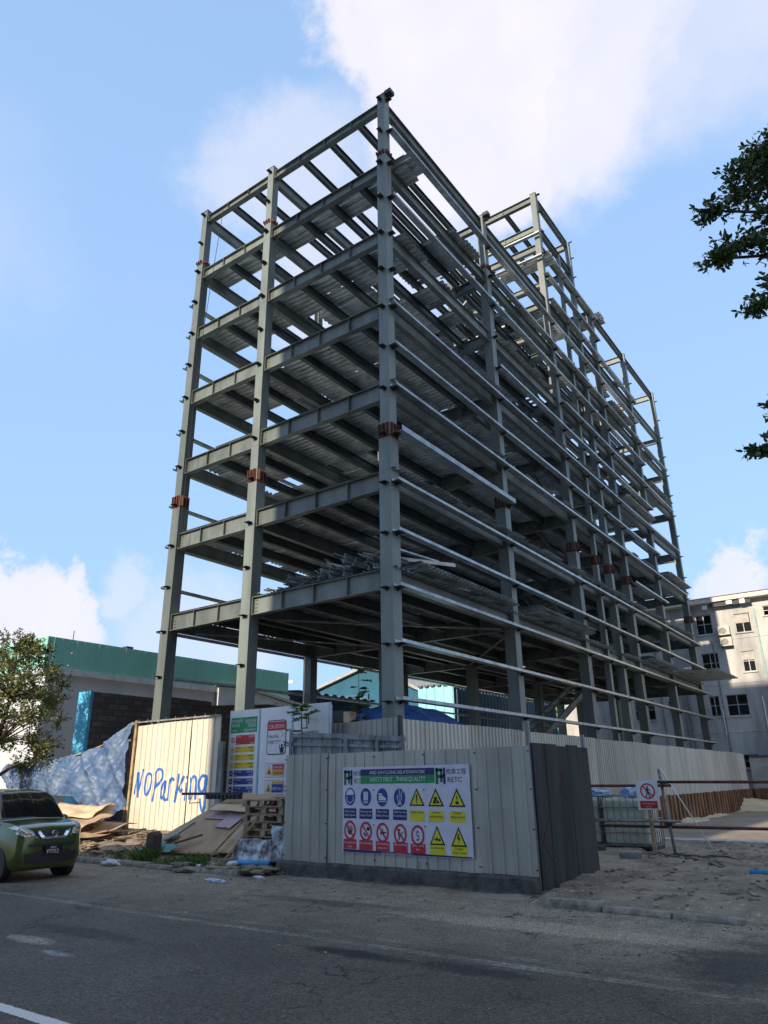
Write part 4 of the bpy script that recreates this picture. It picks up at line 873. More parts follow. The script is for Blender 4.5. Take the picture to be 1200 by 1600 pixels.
# ---------------------------------------------------------------- clutter on the left: tarp, cardboard, pallets
def cloth(fn, nu, nv, m, name, th=.006):
    mb = MB(); mb.add([fn(i/nu, j/nv) for j in range(nv+1) for i in range(nu+1)], [(j*(nu+1)+i, j*(nu+1)+i+1, (j+1)*(nu+1)+i+1, (j+1)*(nu+1)+i) for j in range(nv) for i in range(nu)])
    o = mb.build(name, m, smooth=True, fix=False); s_ = o.modifiers.new('s', 'SOLIDIFY'); s_.thickness = th; return o
def interp(pts, t_):
    for (a, b_), (c, d) in zip(pts[:-1], pts[1:]):
        if t_ <= c: return b_+(d-b_)*(t_-a)/(c-a)
    return pts[-1][1]
TOP = [(0, 2.42), (.35, 2.50), (.6, 2.62), (.78, 2.86), (.92, 3.25), (1, 3.47)]
BOT = [(0, 1.95), (.12, 1.5), (.3, 1.50), (.5, 1.40), (.62, 1.38), (.74, .95), (.86, .55), (.93, .9), (1, 1.05)]
def tarpf(u_, v_):
    x = -15.2+u_*7.0; zt_, zb = interp(TOP, u_), interp(BOT, u_); z = zt_+(zb-zt_)*v_
    y = -2.02-.10*math.sin(v_*3.1)+.30*(abs(nz3(x*1.6+z*1.5, z*.25, 2, .8))-.2)+.14*abs(nz3(x*2.6-z*1.6, z*.9, 5, 1.3))+.05*abs(nz3(x*2+z*3, z*2-x, 3, 1.4))+.03*abs(nz3(x*5, z*5, 3, 1.3))-.25*v_*max(0, nz3(x*.8, 1))
    return (x+.04*nz3(x, z, 8, 3), y, z)
tag(cloth(tarpf, 200, 60, tarpm, 'hanging_tarp'), 'faded blue tarp sagging from the cream gate post over the car', 'tarp')
q = MB()
for x in (-8.3, -10.3, -12.8, -15): q.tube((x, -1.9, .3), (x, -1.9, interp(TOP, (x+15.2)/7)), .04, 8)
q.path([Vector((-15.2+7*k/14, -1.9, interp(TOP, k/14))) for k in range(15)], .02, 6)
tag(q.build('tarp_frame', wood), 'rough wooden posts and top rope that carry the blue tarp', 'frame')
def board(c, sx_, sz_, tilt, yaw, m, name='cardboard_sheet', bend=.04, th=.012, seed=0):
    # sheet lying back by tilt (0 = vertical)
    Mr = Matrix.Rotation(yaw, 3, 'Z') @ Matrix.Rotation(tilt, 3, 'X'); n1, n2 = 14, 10; mb = MB()
    vs = []
    for j in range(n2+1):
        for i in range(n1+1):
            a, b_ = i/n1-.5, j/n2-.5; p = Mr @ Vector((a*sx_+.01*nz3(a*9, seed), bend*nz3(a*2.5, b_*2.5, seed), b_*sz_+.015*nz3(b_*9, seed+2))); vs.append(Vector(c)+p)
    mb.add(vs, [(j*(n1+1)+i, j*(n1+1)+i+1, (j+1)*(n1+1)+i+1, (j+1)*(n1+1)+i) for j in range(n2) for i in range(n1)])
    o = mb.build(name, m, smooth=True, fix=False); s_ = o.modifiers.new('s', 'SOLIDIFY'); s_.thickness = th; return o
G1 = 'flattened cardboard heaped below the tarp'
for k, (c, sx_, sz_, ti, ya, m, lb) in enumerate([((-9.2, -2.9, 1.05), 2.3, .75, -1.15, .1, cardp, 'pale cardboard sheet on top of the heap below the blue tarp'), ((-8.6, -3.2, .82), 2.6, .9, -1.25, -.15, cardb, 'brown cardboard sheet just under the pale top one'), ((-8.2, -3.0, .62), 2.2, 1.2, -1.4, .2, cardb, 'brown cardboard sheet in the middle of the heap by the gate'),
        ((-7.9, -3.3, .5), 1.6, .8, -1.5, -.3, cardb, 'lowest cardboard sheet sticking out beside the stump'), ((-10.3, -3.0, .9), 1.8, .8, -1.1, 0, cardb, 'cardboard sheet behind the car bonnet'), ((-8.5, -2.7, .98), .9, .7, -.9, .3, cardp, 'small pale carton flap leaning below the tarp')]):
    tag(board(c, sx_, sz_, ti, ya, m, bend=.12, seed=k*3), lb, 'cardboard', G1)
q = MB(); random.seed(11)
for i in range(130):
    x, y = rnd(-9.8, -5.0), rnd(-4.2, -2.2); a = rnd(0, 3.1); l = rnd(.15, .6); z = gz(x, y)+rnd(.02, .32)*(1 if x < -7.6 else .2); e = Vector((math.cos(a), math.sin(a), rnd(-.2, .2)))*l/2; f = Vector((-math.sin(a), math.cos(a), rnd(-.3, .3)))*rnd(.02, .12)
    q.obox((x, y, z), e, f, (0, 0, .008))
stuff(q.build('scrap_pile', mat('scrap_mixed', (.30, .22, .14), .9, 0, .7, 6, c2=(.10, .08, .07))), 'loose wood and carton scraps under the cardboard heap by the gate', 'scrap')
tag(MB().prism([(-4.0, -4.32, .02), (-3.72, -4.32, .02), (-3.70, -4.32, .62), (-3.80, -4.32, .70), (-3.97, -4.32, .64)], (0, .22, 0)).build('wooden_stump', mat('stump_wood', (.12, .09, .065), .9, 0, .5, 6, .6, 25, streak=.15)), 'dark weathered wooden stump standing among the weeds beside the kerb', 'stump')
# big sheets leaning on the pallets
teal = mat('teal_printed_card', (.18, .36, .34), .8, 0, .2, 4); pink = mat('pink_printed_card', (.50, .36, .40), .8, 0, .2, 4)
def quadsheet(p, m, name, label, cat, th=.012, grp=None, seed=0, wv=.025):
    p = [Vector(a) for a in p]; n = 16; mb = MB(); vs = []; nn = (p[1]-p[0]).cross(p[3]-p[0]).normalized()
    for j in range(n+1):
        for i in range(n+1):
            a, b_ = i/n, j/n; v = (p[0]*(1-a)+p[1]*a)*(1-b_)+(p[3]*(1-a)+p[2]*a)*b_; vs.append(v+nn*wv*nz3(a*3, b_*3, seed, 1.2))
    mb.add(vs, [(j*(n+1)+i, j*(n+1)+i+1, (j+1)*(n+1)+i+1, (j+1)*(n+1)+i) for j in range(n) for i in range(n)])
    o = mb.build(name, m, smooth=True, fix=False); s_ = o.modifiers.new('s', 'SOLIDIFY'); s_.thickness = th; s_.offset = 0; return tag(o, label, cat, grp)
G2 = 'card and board sheets leaning on the pallets'
quadsheet([(-4.6, -4.05, .25), (-2.0, -3.9, .25), (-1.35, -2.9, 1.30), (-3.3, -2.6, 1.32)], cardb, 'board_sheet', 'big brown board sloping back against the pallets beside the gate', 'board', .02, G2, 1)
quadsheet([(-4.75, -4.10, .20), (-4.1, -4.1, .22), (-3.55, -3.3, .85), (-4.1, -3.0, .85)], teal, 'board_sheet', 'teal printed card under the left edge of the big brown board', 'board', .008, G2, 2)
quadsheet([(-4.5, -4.13, .27), (-3.4, -4.13, .27), (-3.2, -3.98, .42), (-4.3, -3.98, .42)], teal, 'board_sheet', 'low teal strip of card at the foot of the brown board', 'board', .008, G2, 3, .01)
quadsheet([(-3.35, -3.22, .93), (-2.3, -3.25, .93), (-2.25, -3.1, 1.07), (-3.2, -3.05, 1.07)], pink, 'board_sheet', 'pink printed strip of card across the brown board', 'board', .006, G2, 4, .01)
quadsheet([(-2.7, -3.45, .78), (-2.15, -3.5, .76), (-1.95, -3.15, 1.05), (-2.45, -3.12, 1.07)], pink, 'board_sheet', 'small pink patch of card at the right of the brown board', 'board', .006, G2, 5, .01)
quadsheet([(-3.4, -3.0, 1.18), (-1.3, -3.2, 1.14), (-.9, -2.5, 1.42), (-3.1, -2.3, 1.46)], cardb, 'board_sheet', 'grey brown sheet lying on top of the pallets below the notice boards', 'board', .02, G2, 6)
quadsheet([(-2.05, -3.95, .3), (-1.4, -3.85, .3), (-1.0, -3.2, 1.0), (-1.6, -3.3, 1.0)], cardp, 'board_sheet', 'narrow pale sheet behind the two leaning battens', 'board', .01, G2, 7)
quadsheet([(-3.2, -3.25, 1.12), (-1.75, -3.3, 1.10), (-1.7, -3.1, 1.22), (-3.1, -3.05, 1.24)], cardp, 'board_sheet', 'pale folded carton strip near the top of the board heap', 'board', .02, G2, 8)
redc = mat('red_card', (.32, .08, .08), .8)
quadsheet([(-1.2, -3.35, 1.2), (-.75, -3.4, 1.2), (-.85, -3.2, 1.36), (-1.0, -3.2, 1.4)], redc, 'board_sheet', 'small red scrap of card on the pallet stack', 'board', .008, G2, 9)
def batten(p0, p1, w_, m, label, name='timber_batten'): return tag(MB().sweep(p0, p1, [(-w_/2, -.02), (w_/2, -.02), (w_/2, .02), (-w_/2, .02)]).build(name, m), label, 'timber')
batten((-2.05, -4.12, .2), (-1.35, -3.35, 1.32), .08, wood, 'left one of two battens leaning on the pallet stack'); batten((-1.55, -4.14, .2), (-.95, -3.4, 1.35), .09, wood, 'right one of two battens leaning on the pallet stack')
batten((-3.35, -4.0, .45), (-2.75, -3.75, .62), .07, mat('dark_batten', (.13, .085, .05), .8), 'short dark batten lying across the brown board'); batten((-3.9, -3.85, .48), (-3.62, -3.7, .6), .16, wood, 'short thick offcut on the teal card')
q = MB().box(-4.55, -2.45, -2.95, -2.86, 1.44, 1.50)
for i in range(9): q.box(-3.6+i*.13, -3.54+i*.13, -2.99, -2.82, 1.35, 1.44)
q.tube((-4.3, -2.9, 1.25), (-4.2, -2.9, 1.45), .01, 6); q.tube((-4.3, -2.9, 1.25), (-3.9, -2.9, 1.27), .01, 6)
tag(q.build('steel_rail', darkst), 'dark steel bar with short lugs lying over the boards in front of the gate', 'rail')
q = MB(); z0 = 1.36
for a, b_ in (((-1.75, -2.6, z0), (-.2, -2.6, z0+.02)), ((-1.75, -2.6, z0), (-1.85, -2.6, z0-.25)), ((-.3, -2.6, z0), (-.3, -2.6, z0-.3))): q.tube(a, b_, .025, 8)
tag(q.build('red_frame', redpipe), 'low red painted bar frame on the timber below the notice boards', 'frame')
palm = mat('pallet_wood', (.22, .17, .12), .85, 0, .5, 5, .3, 30, c2=(.42, .32, .20))
def pallet(x0, y0, z0, rz, label):
    t_ = thing('pallet', label, 'pallet', (x0, y0, z0), 'stacked wooden pallets')
    for i in range(7): MB().box(x0+.0, x0+1.2, y0+i*.155, y0+i*.155+.10, z0+.125, z0+.145).build('deck_board', palm, t_)
    for x in (0, .52, 1.06):
        for y in (0, .45, .92): MB().box(x0+x, x0+x+.14, y0+y, y0+y+.1, z0+.02, z0+.105).build('block', palm, t_)
        MB().box(x0+x, x0+x+.14, y0, y0+1.03, z0+.105, z0+.125).build('stringer', palm, t_); 
    for y in (0, .45, .92): MB().box(x0, x0+1.2, y0+y, y0+y+.1, z0, z0+.02).build('bottom_board', palm, t_)
    t_.rotation_euler.z = rz; return t_
for k in range(5): pallet(-1.5+rnd(-.05, .05), -3.7+rnd(-.06, .03), .62+k*.15, rnd(-.05, .06), ['lowest pallet of the stack, just above the wrapped bundle', 'second pallet from the bottom of the stack', 'middle pallet of the stack beside the hoarding', 'second pallet from the top of the stack', 'topmost pallet of the stack under the grey board'][k])
wrap = mat('clear_wrap', (.50, .53, .57), .18, 0, .6, 7, 1.0, 9, c2=(.10, .10, .11), spec=.7)
def wrapf(cx_, cy_, w_, d_, h_, seed):
    def f(u_, v_):
        a = u_*2*math.pi; r = 1-.15*v_+.18*nz3(math.cos(a)*2, math.sin(a)*2, v_*2+seed, 1.6)
        k = 1 if v_ < .8 else max(0, (1-v_)/.2)
        ca, sa = math.cos(a), math.sin(a); e = .6
        return (cx_+w_*r*k*math.copysign(abs(ca)**e, ca), cy_+d_*r*k*math.copysign(abs(sa)**e, sa), .18+h_*min(v_/.8, 1)+.03*nz3(a, v_*5, seed))
    return f
tag(cloth(wrapf(-1.05, -3.55, .62, .45, .42, 1), 60, 24, wrap, 'wrapped_bundle', .004), 'low bundle in crumpled clear wrap under the pallets', 'bundle'); tag(cloth(wrapf(-.30, -3.45, .36, .4, .68, 7), 50, 24, wrap, 'wrapped_bundle', .004), 'taller bundle in clear wrap squeezed against the corner hoarding', 'bundle')
tag(MB().tube((-1.15, -4.22, .17), (-.25, -4.15, .19), .055, 12).build('blue_pipe', bluem, smooth=True), 'blue plastic pipe lying in front of the wrapped bundles', 'pipe')
litter = mat('litter_white', (.6, .62, .66), .5, 0, .2, 8)
random.seed(4)
lb = ['crumpled pale plastic lying beside the kerb by the car', 'white scrap of litter among the weeds', 'flattened blue and white bottle lying on the road below the weeds', 'white crumpled bag on the verge left of the hoarding', 'small white foam piece near the hoarding corner']
for i, (x, y, r, sq) in enumerate([(-4.55, -4.75, .22, (1.6, .7, .35)), (-1.9, -4.5, .07, (1, .8, .5)), (-.3, -5.5, .16, (1.6, .4, .22)), (-1.1, -4.35, .12, (1.2, .8, .6)), (.1, -4.75, .08, (1.6, .7, .4))]):
    tag(MB().blob((x, y, max(gz(x, y) if y > -4.6 else 0, 0)+r*sq[2]*.6), r, i, sq, .6, 3, 2.4).build('litter', litter if i != 2 else bagm, smooth=True), lb[i], 'litter')

# sticks, offcuts and chips trodden into the dirt
random.seed(77); q = MB()
for i in range(240):
    if i % 3: x, y = rnd(5.8, 11.5), rnd(-4.4, 6.5)
    else: x, y = rnd(-5, .2), rnd(-4.6, -3.0)
    a = rnd(0, 3.14); l = rnd(.03, .16); z = gz(x, y)+.012; e = Vector((math.cos(a), math.sin(a), rnd(-.15, .15)))*l; f = Vector((-math.sin(a), math.cos(a), 0))*rnd(.006, .035); q.obox((x, y, z), e, f, (0, 0, .006))
stuff(q.build('ground_scraps', mat('dirty_scraps', (.10, .085, .07), .9, 0, .5, 2, c2=(.36, .31, .24))), 'small dark scraps and chips trodden into the bare dirt', 'scraps')
# ---------------------------------------------------------------- surrounding buildings
glassd = mat('dark_glass', (.012, .014, .018), .12, 0, .4, 1.5, spec=.7)
framem = mat('window_frame_grey', (.45, .46, .46), .5)
wallg = mat('old_grey_render', (.52, .52, .50), .85, .0, .3, .7, .15, 12, streak=.22, c2=(.26, .265, .27), lo=.40, hi=.66, stain=(.15, .15, .15))
eavem = mat('cream_fascia', (.66, .63, .55), .7)
AP = thing('apartment_block', 'stained four storey grey block with broken windows at the right, behind the steel frame', 'building', (2, 46, 0))
y0 = 41.0
WIN = [(-1.03, .09, 11.55, 13.0), (1.62, 2.7, 11.41, 12.77), (-1.03, .13, 8.67, 10.17), (1.66, 2.49, 8.63, 10.06), (-1.0, -.32, 5.70, 7.13), (.13, 1.54, 5.67, 7.13), (-6.4, -4.89, 5.7, 7.15), (.56, 1.56, 2.2, 3.1), (-6.3, -4.9, 8.7, 10.1), (-6.3, -4.9, 11.5, 12.9),
       (3.6, 4.7, 12.4, 13.1), (4.2, 5.6, 8.6, 10.1), (4.2, 5.6, 5.7, 7.1), (-3.9, -3.3, 6.1, 7.0), (-3.9, -3.3, 9.1, 10)]
# wall face with real openings: cut into cells on a grid of all window edges
def wall_with_openings(x0, x1, z0, z1, y, th, wins, m, parent, name='wall'):
    xs_ = sorted({x0, x1, *[a for w_ in wins for a in w_[:2]]}); zs_ = sorted({z0, z1, *[a for w_ in wins for a in w_[2:]]}); mb = MB()
    inside = lambda x, z: any(a < x < b_ and c < z < d for a, b_, c, d in wins)
    for xa, xb in zip(xs_[:-1], xs_[1:]):
        for za, zb in zip(zs_[:-1], zs_[1:]):
            if not inside((xa+xb)/2, (za+zb)/2): mb.add([(xa, y, za), (xb, y, za), (xb, y, zb), (xa, y, zb)], [(0, 1, 2, 3)])
    for a, b_, c, d in wins: mb.add([(a, y, c), (b_, y, c), (b_, y, d), (a, y, d), (a, y+th, c), (b_, y+th, c), (b_, y+th, d), (a, y+th, d)], [(0, 1, 5, 4), (1, 2, 6, 5), (2, 3, 7, 6), (3, 0, 4, 7)])
    return mb.build(name, m, parent, fix=False)
wall_with_openings(-12, 16, -.2, 13.9, y0, .25, WIN, wallg, AP)
q = MB(); q.box(-12, -11.98, y0+.01, 53, -.2, 13.9); q.box(15.98, 16, y0+.01, 53, -.2, 13.9); q.box(-12, 16, 53, 53.02, -.2, 13.9); q.box(-11.9, 15.9, y0+1.6, y0+1.65, 0, 13.8); q.build('wall', wallg, AP)
random.seed(31)
for a, b_, c, d in WIN:
    w_ = MB(); t_ = .05; yy = y0+.08
    w_.box(a, b_, yy, yy+.05, c, c+t_); w_.box(a, b_, yy, yy+.05, d-t_, d); w_.box(a, a+t_, yy, yy+.05, c+t_, d-t_); w_.box(b_-t_, b_, yy, yy+.05, c+t_, d-t_); mx_ = (a+b_)/2; mz = c+(d-c)*.52
    w_.box(mx_-.025, mx_+.025, yy+.002, yy+.048, c+t_, d-t_); w_.box(a+t_, b_-t_, yy+.004, yy+.046, mz-.02, mz+.02); fo = w_.build('window', framem, AP)
    g = MB()
    for xa, xb in ((a+t_, mx_-.025), (mx_+.025, b_-t_)):
        for za, zb in ((c+t_, mz-.02), (mz+.02, d-t_)):
            if random.random() < .55: g.box(xa, xb, yy+.02, yy+.025, za, zb)
    if g.v: g.build('pane', glassd, fo)
    MB().box(a-.08, b_+.08, y0-.09, y0-.001, c-.08, c-.01).build('sill', wallg, fo)
pan = mat('window_board', (.42, .40, .36), .7)
MB().box(1.7, 2.45, y0+.05, y0+.075, 9.45, 10.0).build('boarded_pane', pan, AP); MB().box(1.67, 2.6, y0+.05, y0+.075, 12.1, 12.7).build('boarded_pane', pan, AP)
MB().prism([(-12.3, y0-.7, 13.75), (16.2, y0-.7, 13.75), (16.2, y0-.7, 14.1), (-12.3, y0-.7, 14.1)], (0, 13, .0)).build('roof', eavem, AP)
MB().prism([(-12.4, y0-.8, 14.103), (-12.4, y0+6.2, 15.4), (-12.4, y0+13, 14.103)], (28.8, 0, 0)).build('roof_sheet', mat('roof_pale', (.62, .60, .54), .7), AP)
for z in (4.6, 7.9, 11.0): MB().box(-12, 16, y0-.03, y0-.001, z, z+.07).build('string_course', wallg, AP)
random.seed(8)
for x in (-8.2, -7.4, -7.1, -4.3, -2.7, -2.4, 3.05, 3.25, -.1): MB().tube((x, y0-.06, 0), (x, y0-.06, rnd(7, 13)), .045, 8).build('drain_pipe', mat('pipe_stained', (.20, .21, .22), .6) if x < 3 else mat('pipe_aqua', (.28, .48, .50), .6), AP)
MB().tube((2.5, y0-.06, 4.4), (2.5, y0-.06, 6.9), .04, 8).build('drain_pipe', white, AP)
MB().tube((-.2, y0-.06, 4.4), (-.2, y0-.06, 6.2), .04, 8).build('drain_pipe', white, AP)
MB().box(.2, 3, y0-.5, y0-.42, 13.4, 13.7).build('bracket', darkst, AP); MB().box(-.3, -.0, y0-.5, y0-.2, 13.3, 13.6).build('lamp_box', white, AP); MB().box(2.3, 2.65, y0-.6, y0-.2, 13.4, 13.72).build('lamp_box', white, AP); MB().box(1.4, 1.8, y0-.6, y0-.2, 13.45, 13.72).build('lamp_box', white, AP)
acm = mat('ac_casing', (.55, .53, .47), .6)
for k, (x, z) in enumerate([(.47, 11.32), (.50, 10.52)]):
    t_ = thing('air_conditioner', ['upper of two cream air conditioner units on the grey block wall', 'lower of two cream air conditioner units on the grey block wall'][k], 'air conditioner', (x, y0-.4, z))
    MB().box(x, x+.78, y0-.36, y0-.02, z, z+.62).build('casing', acm, t_); q = MB()
    q.tube((x+.32, y0-.375, z+.31), (x+.32, y0-.361, z+.31), .24, 24); q.build('fan_grille', mat('ac_grille', (.22, .21, .19), .6), t_)
    MB().box(x-.02, x+.8, y0-.4, y0-.001, z-.05, z-.003).build('bracket', darkst, t_)

# warehouse on the left with teal upper band
WH = thing('warehouse', 'long pale grey warehouse with a teal ribbed parapet, left of the steel frame', 'building', (-32, 12, 0))
whw = mat('warehouse_wall_grey', (.46, .48, .51), .8, 0, .12, .5, streak=.4); tealm = mat('teal_cladding', (.21, .50, .41), .55, 0, .12, 1, streak=.2)
MB().box(-50, -22.05, 2.75, 19.2, -.2, 6.75).build('wall', whw, WH)
MB().box(-50.2, -21.85, 2.5, 19.3, 6.7, 6.95).build('trim_band', mat('trim_white', (.58, .60, .62), .6), WH)
ribsheet((-21.95, 2.55), (-21.95, 19.25), 6.95, 8.42, tealm, WH, 'parapet', .4, .05, .008, (1, 0), 0, 1)
ribsheet((-50, 2.55), (-21.95, 2.55), 6.95, 8.42, tealm, WH, 'parapet', .4, .05, .008, (0, -1), 0, 1)
MB().box(-50, -22.0, 2.6, 19.2, 8.2, 8.40).build('roof', tealm, WH); MB().box(-22.06, -21.9, 2.65, 2.9, -.2, 6.7).build('corner_trim', white, WH)
MB().tube((-22.6, 4.2, 8.4), (-22.6, 4.2, 9.0), .02, 6).build('aerial', darkst, WH); MB().box(-22.8, -22.4, 7.2, 7.6, 8.42, 8.62).build('vent', darkst, WH)
SH = thing('lean_to_shed', 'low pale grey shed with a sloping roof in front of the warehouse end', 'shed', (-19, 22, 0))
MB().prism([(-21.75, 13.2, -.2), (-21.75, 13.2, 7.0), (-21.75, 15.0, 7.05), (-21.75, 24.5, 5.7), (-21.75, 31, 5.1), (-21.75, 31, -.2)], (-.2, 0, 0)).build('wall', mat('shed_wall', (.50, .55, .55), .8, 0, .15, .6), SH)
MB().prism([(-21.6, 13.0, 7.02), (-21.6, 15.0, 7.1), (-21.6, 24.6, 5.76), (-21.6, 31.2, 5.15), (-21.6, 31.2, 5.3), (-21.6, 24.6, 5.92), (-21.6, 15.0, 7.26), (-21.6, 13.0, 7.18)], (-1.8, 0, 0)).build('roof', mat('shed_roof_grey', (.40, .42, .42), .6, .1, .15, 1), SH)
MB().prism([(-21.5, 14, 5.9), (-21.5, 24.2, 5.0), (-21.5, 24.2, 4.8), (-21.5, 14, 5.7)], (-.24, 0, 0)).build('dark_rail', darkst, SH)
# raw block wall with a painted end
cm = bpy.data.materials.new('concrete_blockwork'); cm.use_nodes = True; t = cm.node_tree; b = t.nodes['Principled BSDF']; b.inputs['Roughness'].default_value = .95
co = t.nodes.new('ShaderNodeTexCoord'); sp_ = t.nodes.new('ShaderNodeSeparateXYZ'); cb_ = t.nodes.new('ShaderNodeCombineXYZ'); t.links.new(co.outputs['Object'], sp_.inputs[0])
adn = t.nodes.new('ShaderNodeMath'); adn.operation = 'ADD'; t.links.new(sp_.outputs['X'], adn.inputs[0]); t.links.new(sp_.outputs['Y'], adn.inputs[1]); t.links.new(adn.outputs[0], cb_.inputs[0]); t.links.new(sp_.outputs['Z'], cb_.inputs[1])
br = t.nodes.new('ShaderNodeTexBrick'); t.links.new(cb_.outputs[0], br.inputs['Vector']); br.inputs['Scale'].default_value = 1; br.inputs['Brick Width'].default_value = .42; br.inputs['Row Height'].default_value = .22; br.inputs['Mortar Size'].default_value = .018
br.inputs['Color1'].default_value = (.065, .06, .054, 1); br.inputs['Color2'].default_value = (.12, .11, .098, 1); br.inputs['Mortar'].default_value = (.05, .048, .045, 1); t.links.new(br.outputs['Color'], b.inputs['Base Color'])
BW = thing('block_wall', 'dark raw concrete block wall with a bright blue painted end', 'wall', (-14.3, 4, 0))
q = MB(); ys_ = [(.25, 5.0), (3.4, 4.98), (3.42, 5.1), (6.0, 5.05), (6.02, 4.9), (9.5, 5.2), (12, 5.1)]
q.prism([(-14, .25, 0)]+[(-14, y, z) for y, z in ys_]+[(-14, 12, 0)], (-.28, 0, 0)); q.build('masonry', cm, BW)
MB().box(-14.75, -13.98, .12, .246, 0, 5.02).build('painted_end', mat('blue_wall_paint', (.09, .42, .62), .75, 0, .35, 2.5), BW)
MB().box(-13.9, -13.6, 3.35, 3.47, .3, 4.9).build('timber_post', wood, BW)
OD = thing('dark_doorway', 'black open shack doorway with a thin pale frame behind the blue tarp', 'shack', (-12.2, .9, 0))
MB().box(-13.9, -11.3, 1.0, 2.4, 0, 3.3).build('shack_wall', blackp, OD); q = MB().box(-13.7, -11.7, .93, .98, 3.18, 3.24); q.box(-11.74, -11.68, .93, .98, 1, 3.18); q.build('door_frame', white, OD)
# blue gabled house and container yard beyond
BH = thing('blue_gabled_house', 'turquoise house with a low gable seen between the first columns', 'building', (-33, 42, 0))
bwm = mat('turquoise_wall', (.022, .105, .165), .8, 0, .15, .5)
MB().prism([(-41.5, 40, -.2), (-25, 40, -.2), (-25, 40, 9.1), (-31, 40, 11.9), (-41.5, 40, 9.0)], (0, 8, 0)).build('wall', bwm, BH)
for p in (((-42.3, 39.6, 9.0), (-31, 39.6, 12.05)), ((-24.3, 39.6, 8.95), (-31, 39.6, 12.05))):
    a, b_ = Vector(p[0]), Vector(p[1]); MB().prism([a, b_, b_+Vector((0, 0, .28)), a+Vector((0, 0, .28))], (0, 9, 0)).build('roof', mat('roof_grey_edge', (.36, .36, .35), .8), BH)
DB = thing('dark_blue_canopy', 'dark blue sloping canopy with a white zigzag edge beside the turquoise house', 'canopy', (-27, 20, 0))
dkb = mat('dark_blue_cladding', (.05, .12, .20), .6, 0, .15, 1)
q = MB(); sheet(q, -34, -22.6, 21, 30, 8.1, .14, .9, -.06); q.build('roof_sheet', dkb, DB, fix=False); q = MB()
for i in range(12): q.box(-34+i*.95, -33.5+i*.95, 20.9, 20.96, 8.6-i*.05, 8.8-i*.05)
q.build('edge_trim', white, DB); MB().box(-34, -22.8, 29, 29.2, 0, 8).build('back_wall', dkb, DB)
aqm = mat('aqua_sheet', (.27, .62, .68), .5, 0, .15, 1, streak=.2)
CY = thing('aqua_clad_building', 'box building clad in aqua and dark blue ribbed sheet seen under the frame', 'building', (-16, 30, 0))
ribsheet((-16.9, 27), (-14.05, 27), 0, 7.75, aqm, CY, 'front_cladding', .7, .1, .06, (0, -1), 0, 1); ribsheet((-14.05, 27), (-14.05, 44), 0, 7.65, dkb, CY, 'side_cladding', .5, .12, .05, (1, 0), 0, 1)
q = MB()
for i in range(6): q.box(-16.8+i*.5, -16.5+i*.5, 26.8, 27.05, 7.75, 7.86)
q.build('roof_edge', mat('roof_edge_dark', (.12, .13, .14), .7), CY); MB().box(-16.9, -14.1, 27.1, 44, 7.5, 7.6).build('roof', mat('roof_edge_dark', (.12, .13, .14), .7), CY)
AQ = thing('aqua_boundary_wall', 'bright aqua boundary wall far back beneath the right half of the frame', 'wall', (-12, 46, 0)); MB().box(-30, -8.9, 46, 46.2, 0, 5.6).build('wall', mat('aqua_paint', (.12, .42, .55), .7, 0, .2, .6), AQ)
CR = thing('cream_house', 'sunlit cream house with a hipped roof far behind the dark blue cladding', 'building', (-24, 60, 0))
crw = mat('cream_wall', (.62, .56, .45), .8, 0, .15, .6)
MB().box(-32, -19, 56, 64, 0, 12.2).build('wall', crw, CR); q = MB(); q.add([(-32.6, 55.4, 12.1), (-18.4, 55.4, 12.1), (-18.4, 64.6, 12.1), (-32.6, 64.6, 12.1), (-29, 60, 14), (-22, 60, 14)], [(0, 1, 5, 4), (1, 2, 5), (2, 3, 4, 5), (3, 0, 4), (3, 2, 1, 0)]); q.build('roof', mat('roof_tan', (.45, .36, .28), .8), CR)
MB().box(-24.6, -23.7, 55.7, 55.98, 10.3, 11.1).build('wall_unit', acm, CR)
# lorry-size load under blue sheeting behind the fence
TL = thing('covered_stack', 'bulky stack under wrinkled blue sheeting behind the short grey fence', 'covered stack', (-2.2, 4.8, 0))
def heap(u_, v_):
    a = (u_-.5); x = -4.9+u_*3.9; prof = 3.30+.85*(1-abs(2*u_-.85)**2.2)*.9; y = 3.9+v_*2.4
    ed = min(v_, 1-v_)*6; z = min(prof, .4+ed*prof) if ed < 1 else prof; z = z if 0 < u_ < 1 else .4
    return (x+.1*nz3(z, y, 1, 2), y-.25*(1-v_)+.08*nz3(x*2, z*1.5, 2, 1.5), min(z, prof)+.09*nz3(x, y, 4, 2.2))
cloth(heap, 70, 40, mat('bright_blue_sheet', (.06, .15, .42), .45, 0, .4, 3, .2, 10), 'sheeting'); hs_ = bpy.data.objects['sheeting']; hs_.parent = TL; hs_.location = -Vector(TL.location); 
MB().box(-4.4, -1.4, 4.1, 6.0, .2, 3.2).build('load', darkst, TL)
# small site office of ply under the tarp side
PL = thing('timber_offcut_stack', 'orange ply upright stack peeping between the notice board and the blue sheeting', 'timber'); MB().box(-2.2, -1.98, .6, .9, .3, 3.55).build('ply_sheet', cardp, PL); MB().box(-2.8, -2.25, .7, 1.3, .3, 3.6).build('dark_crate', blackp, PL)

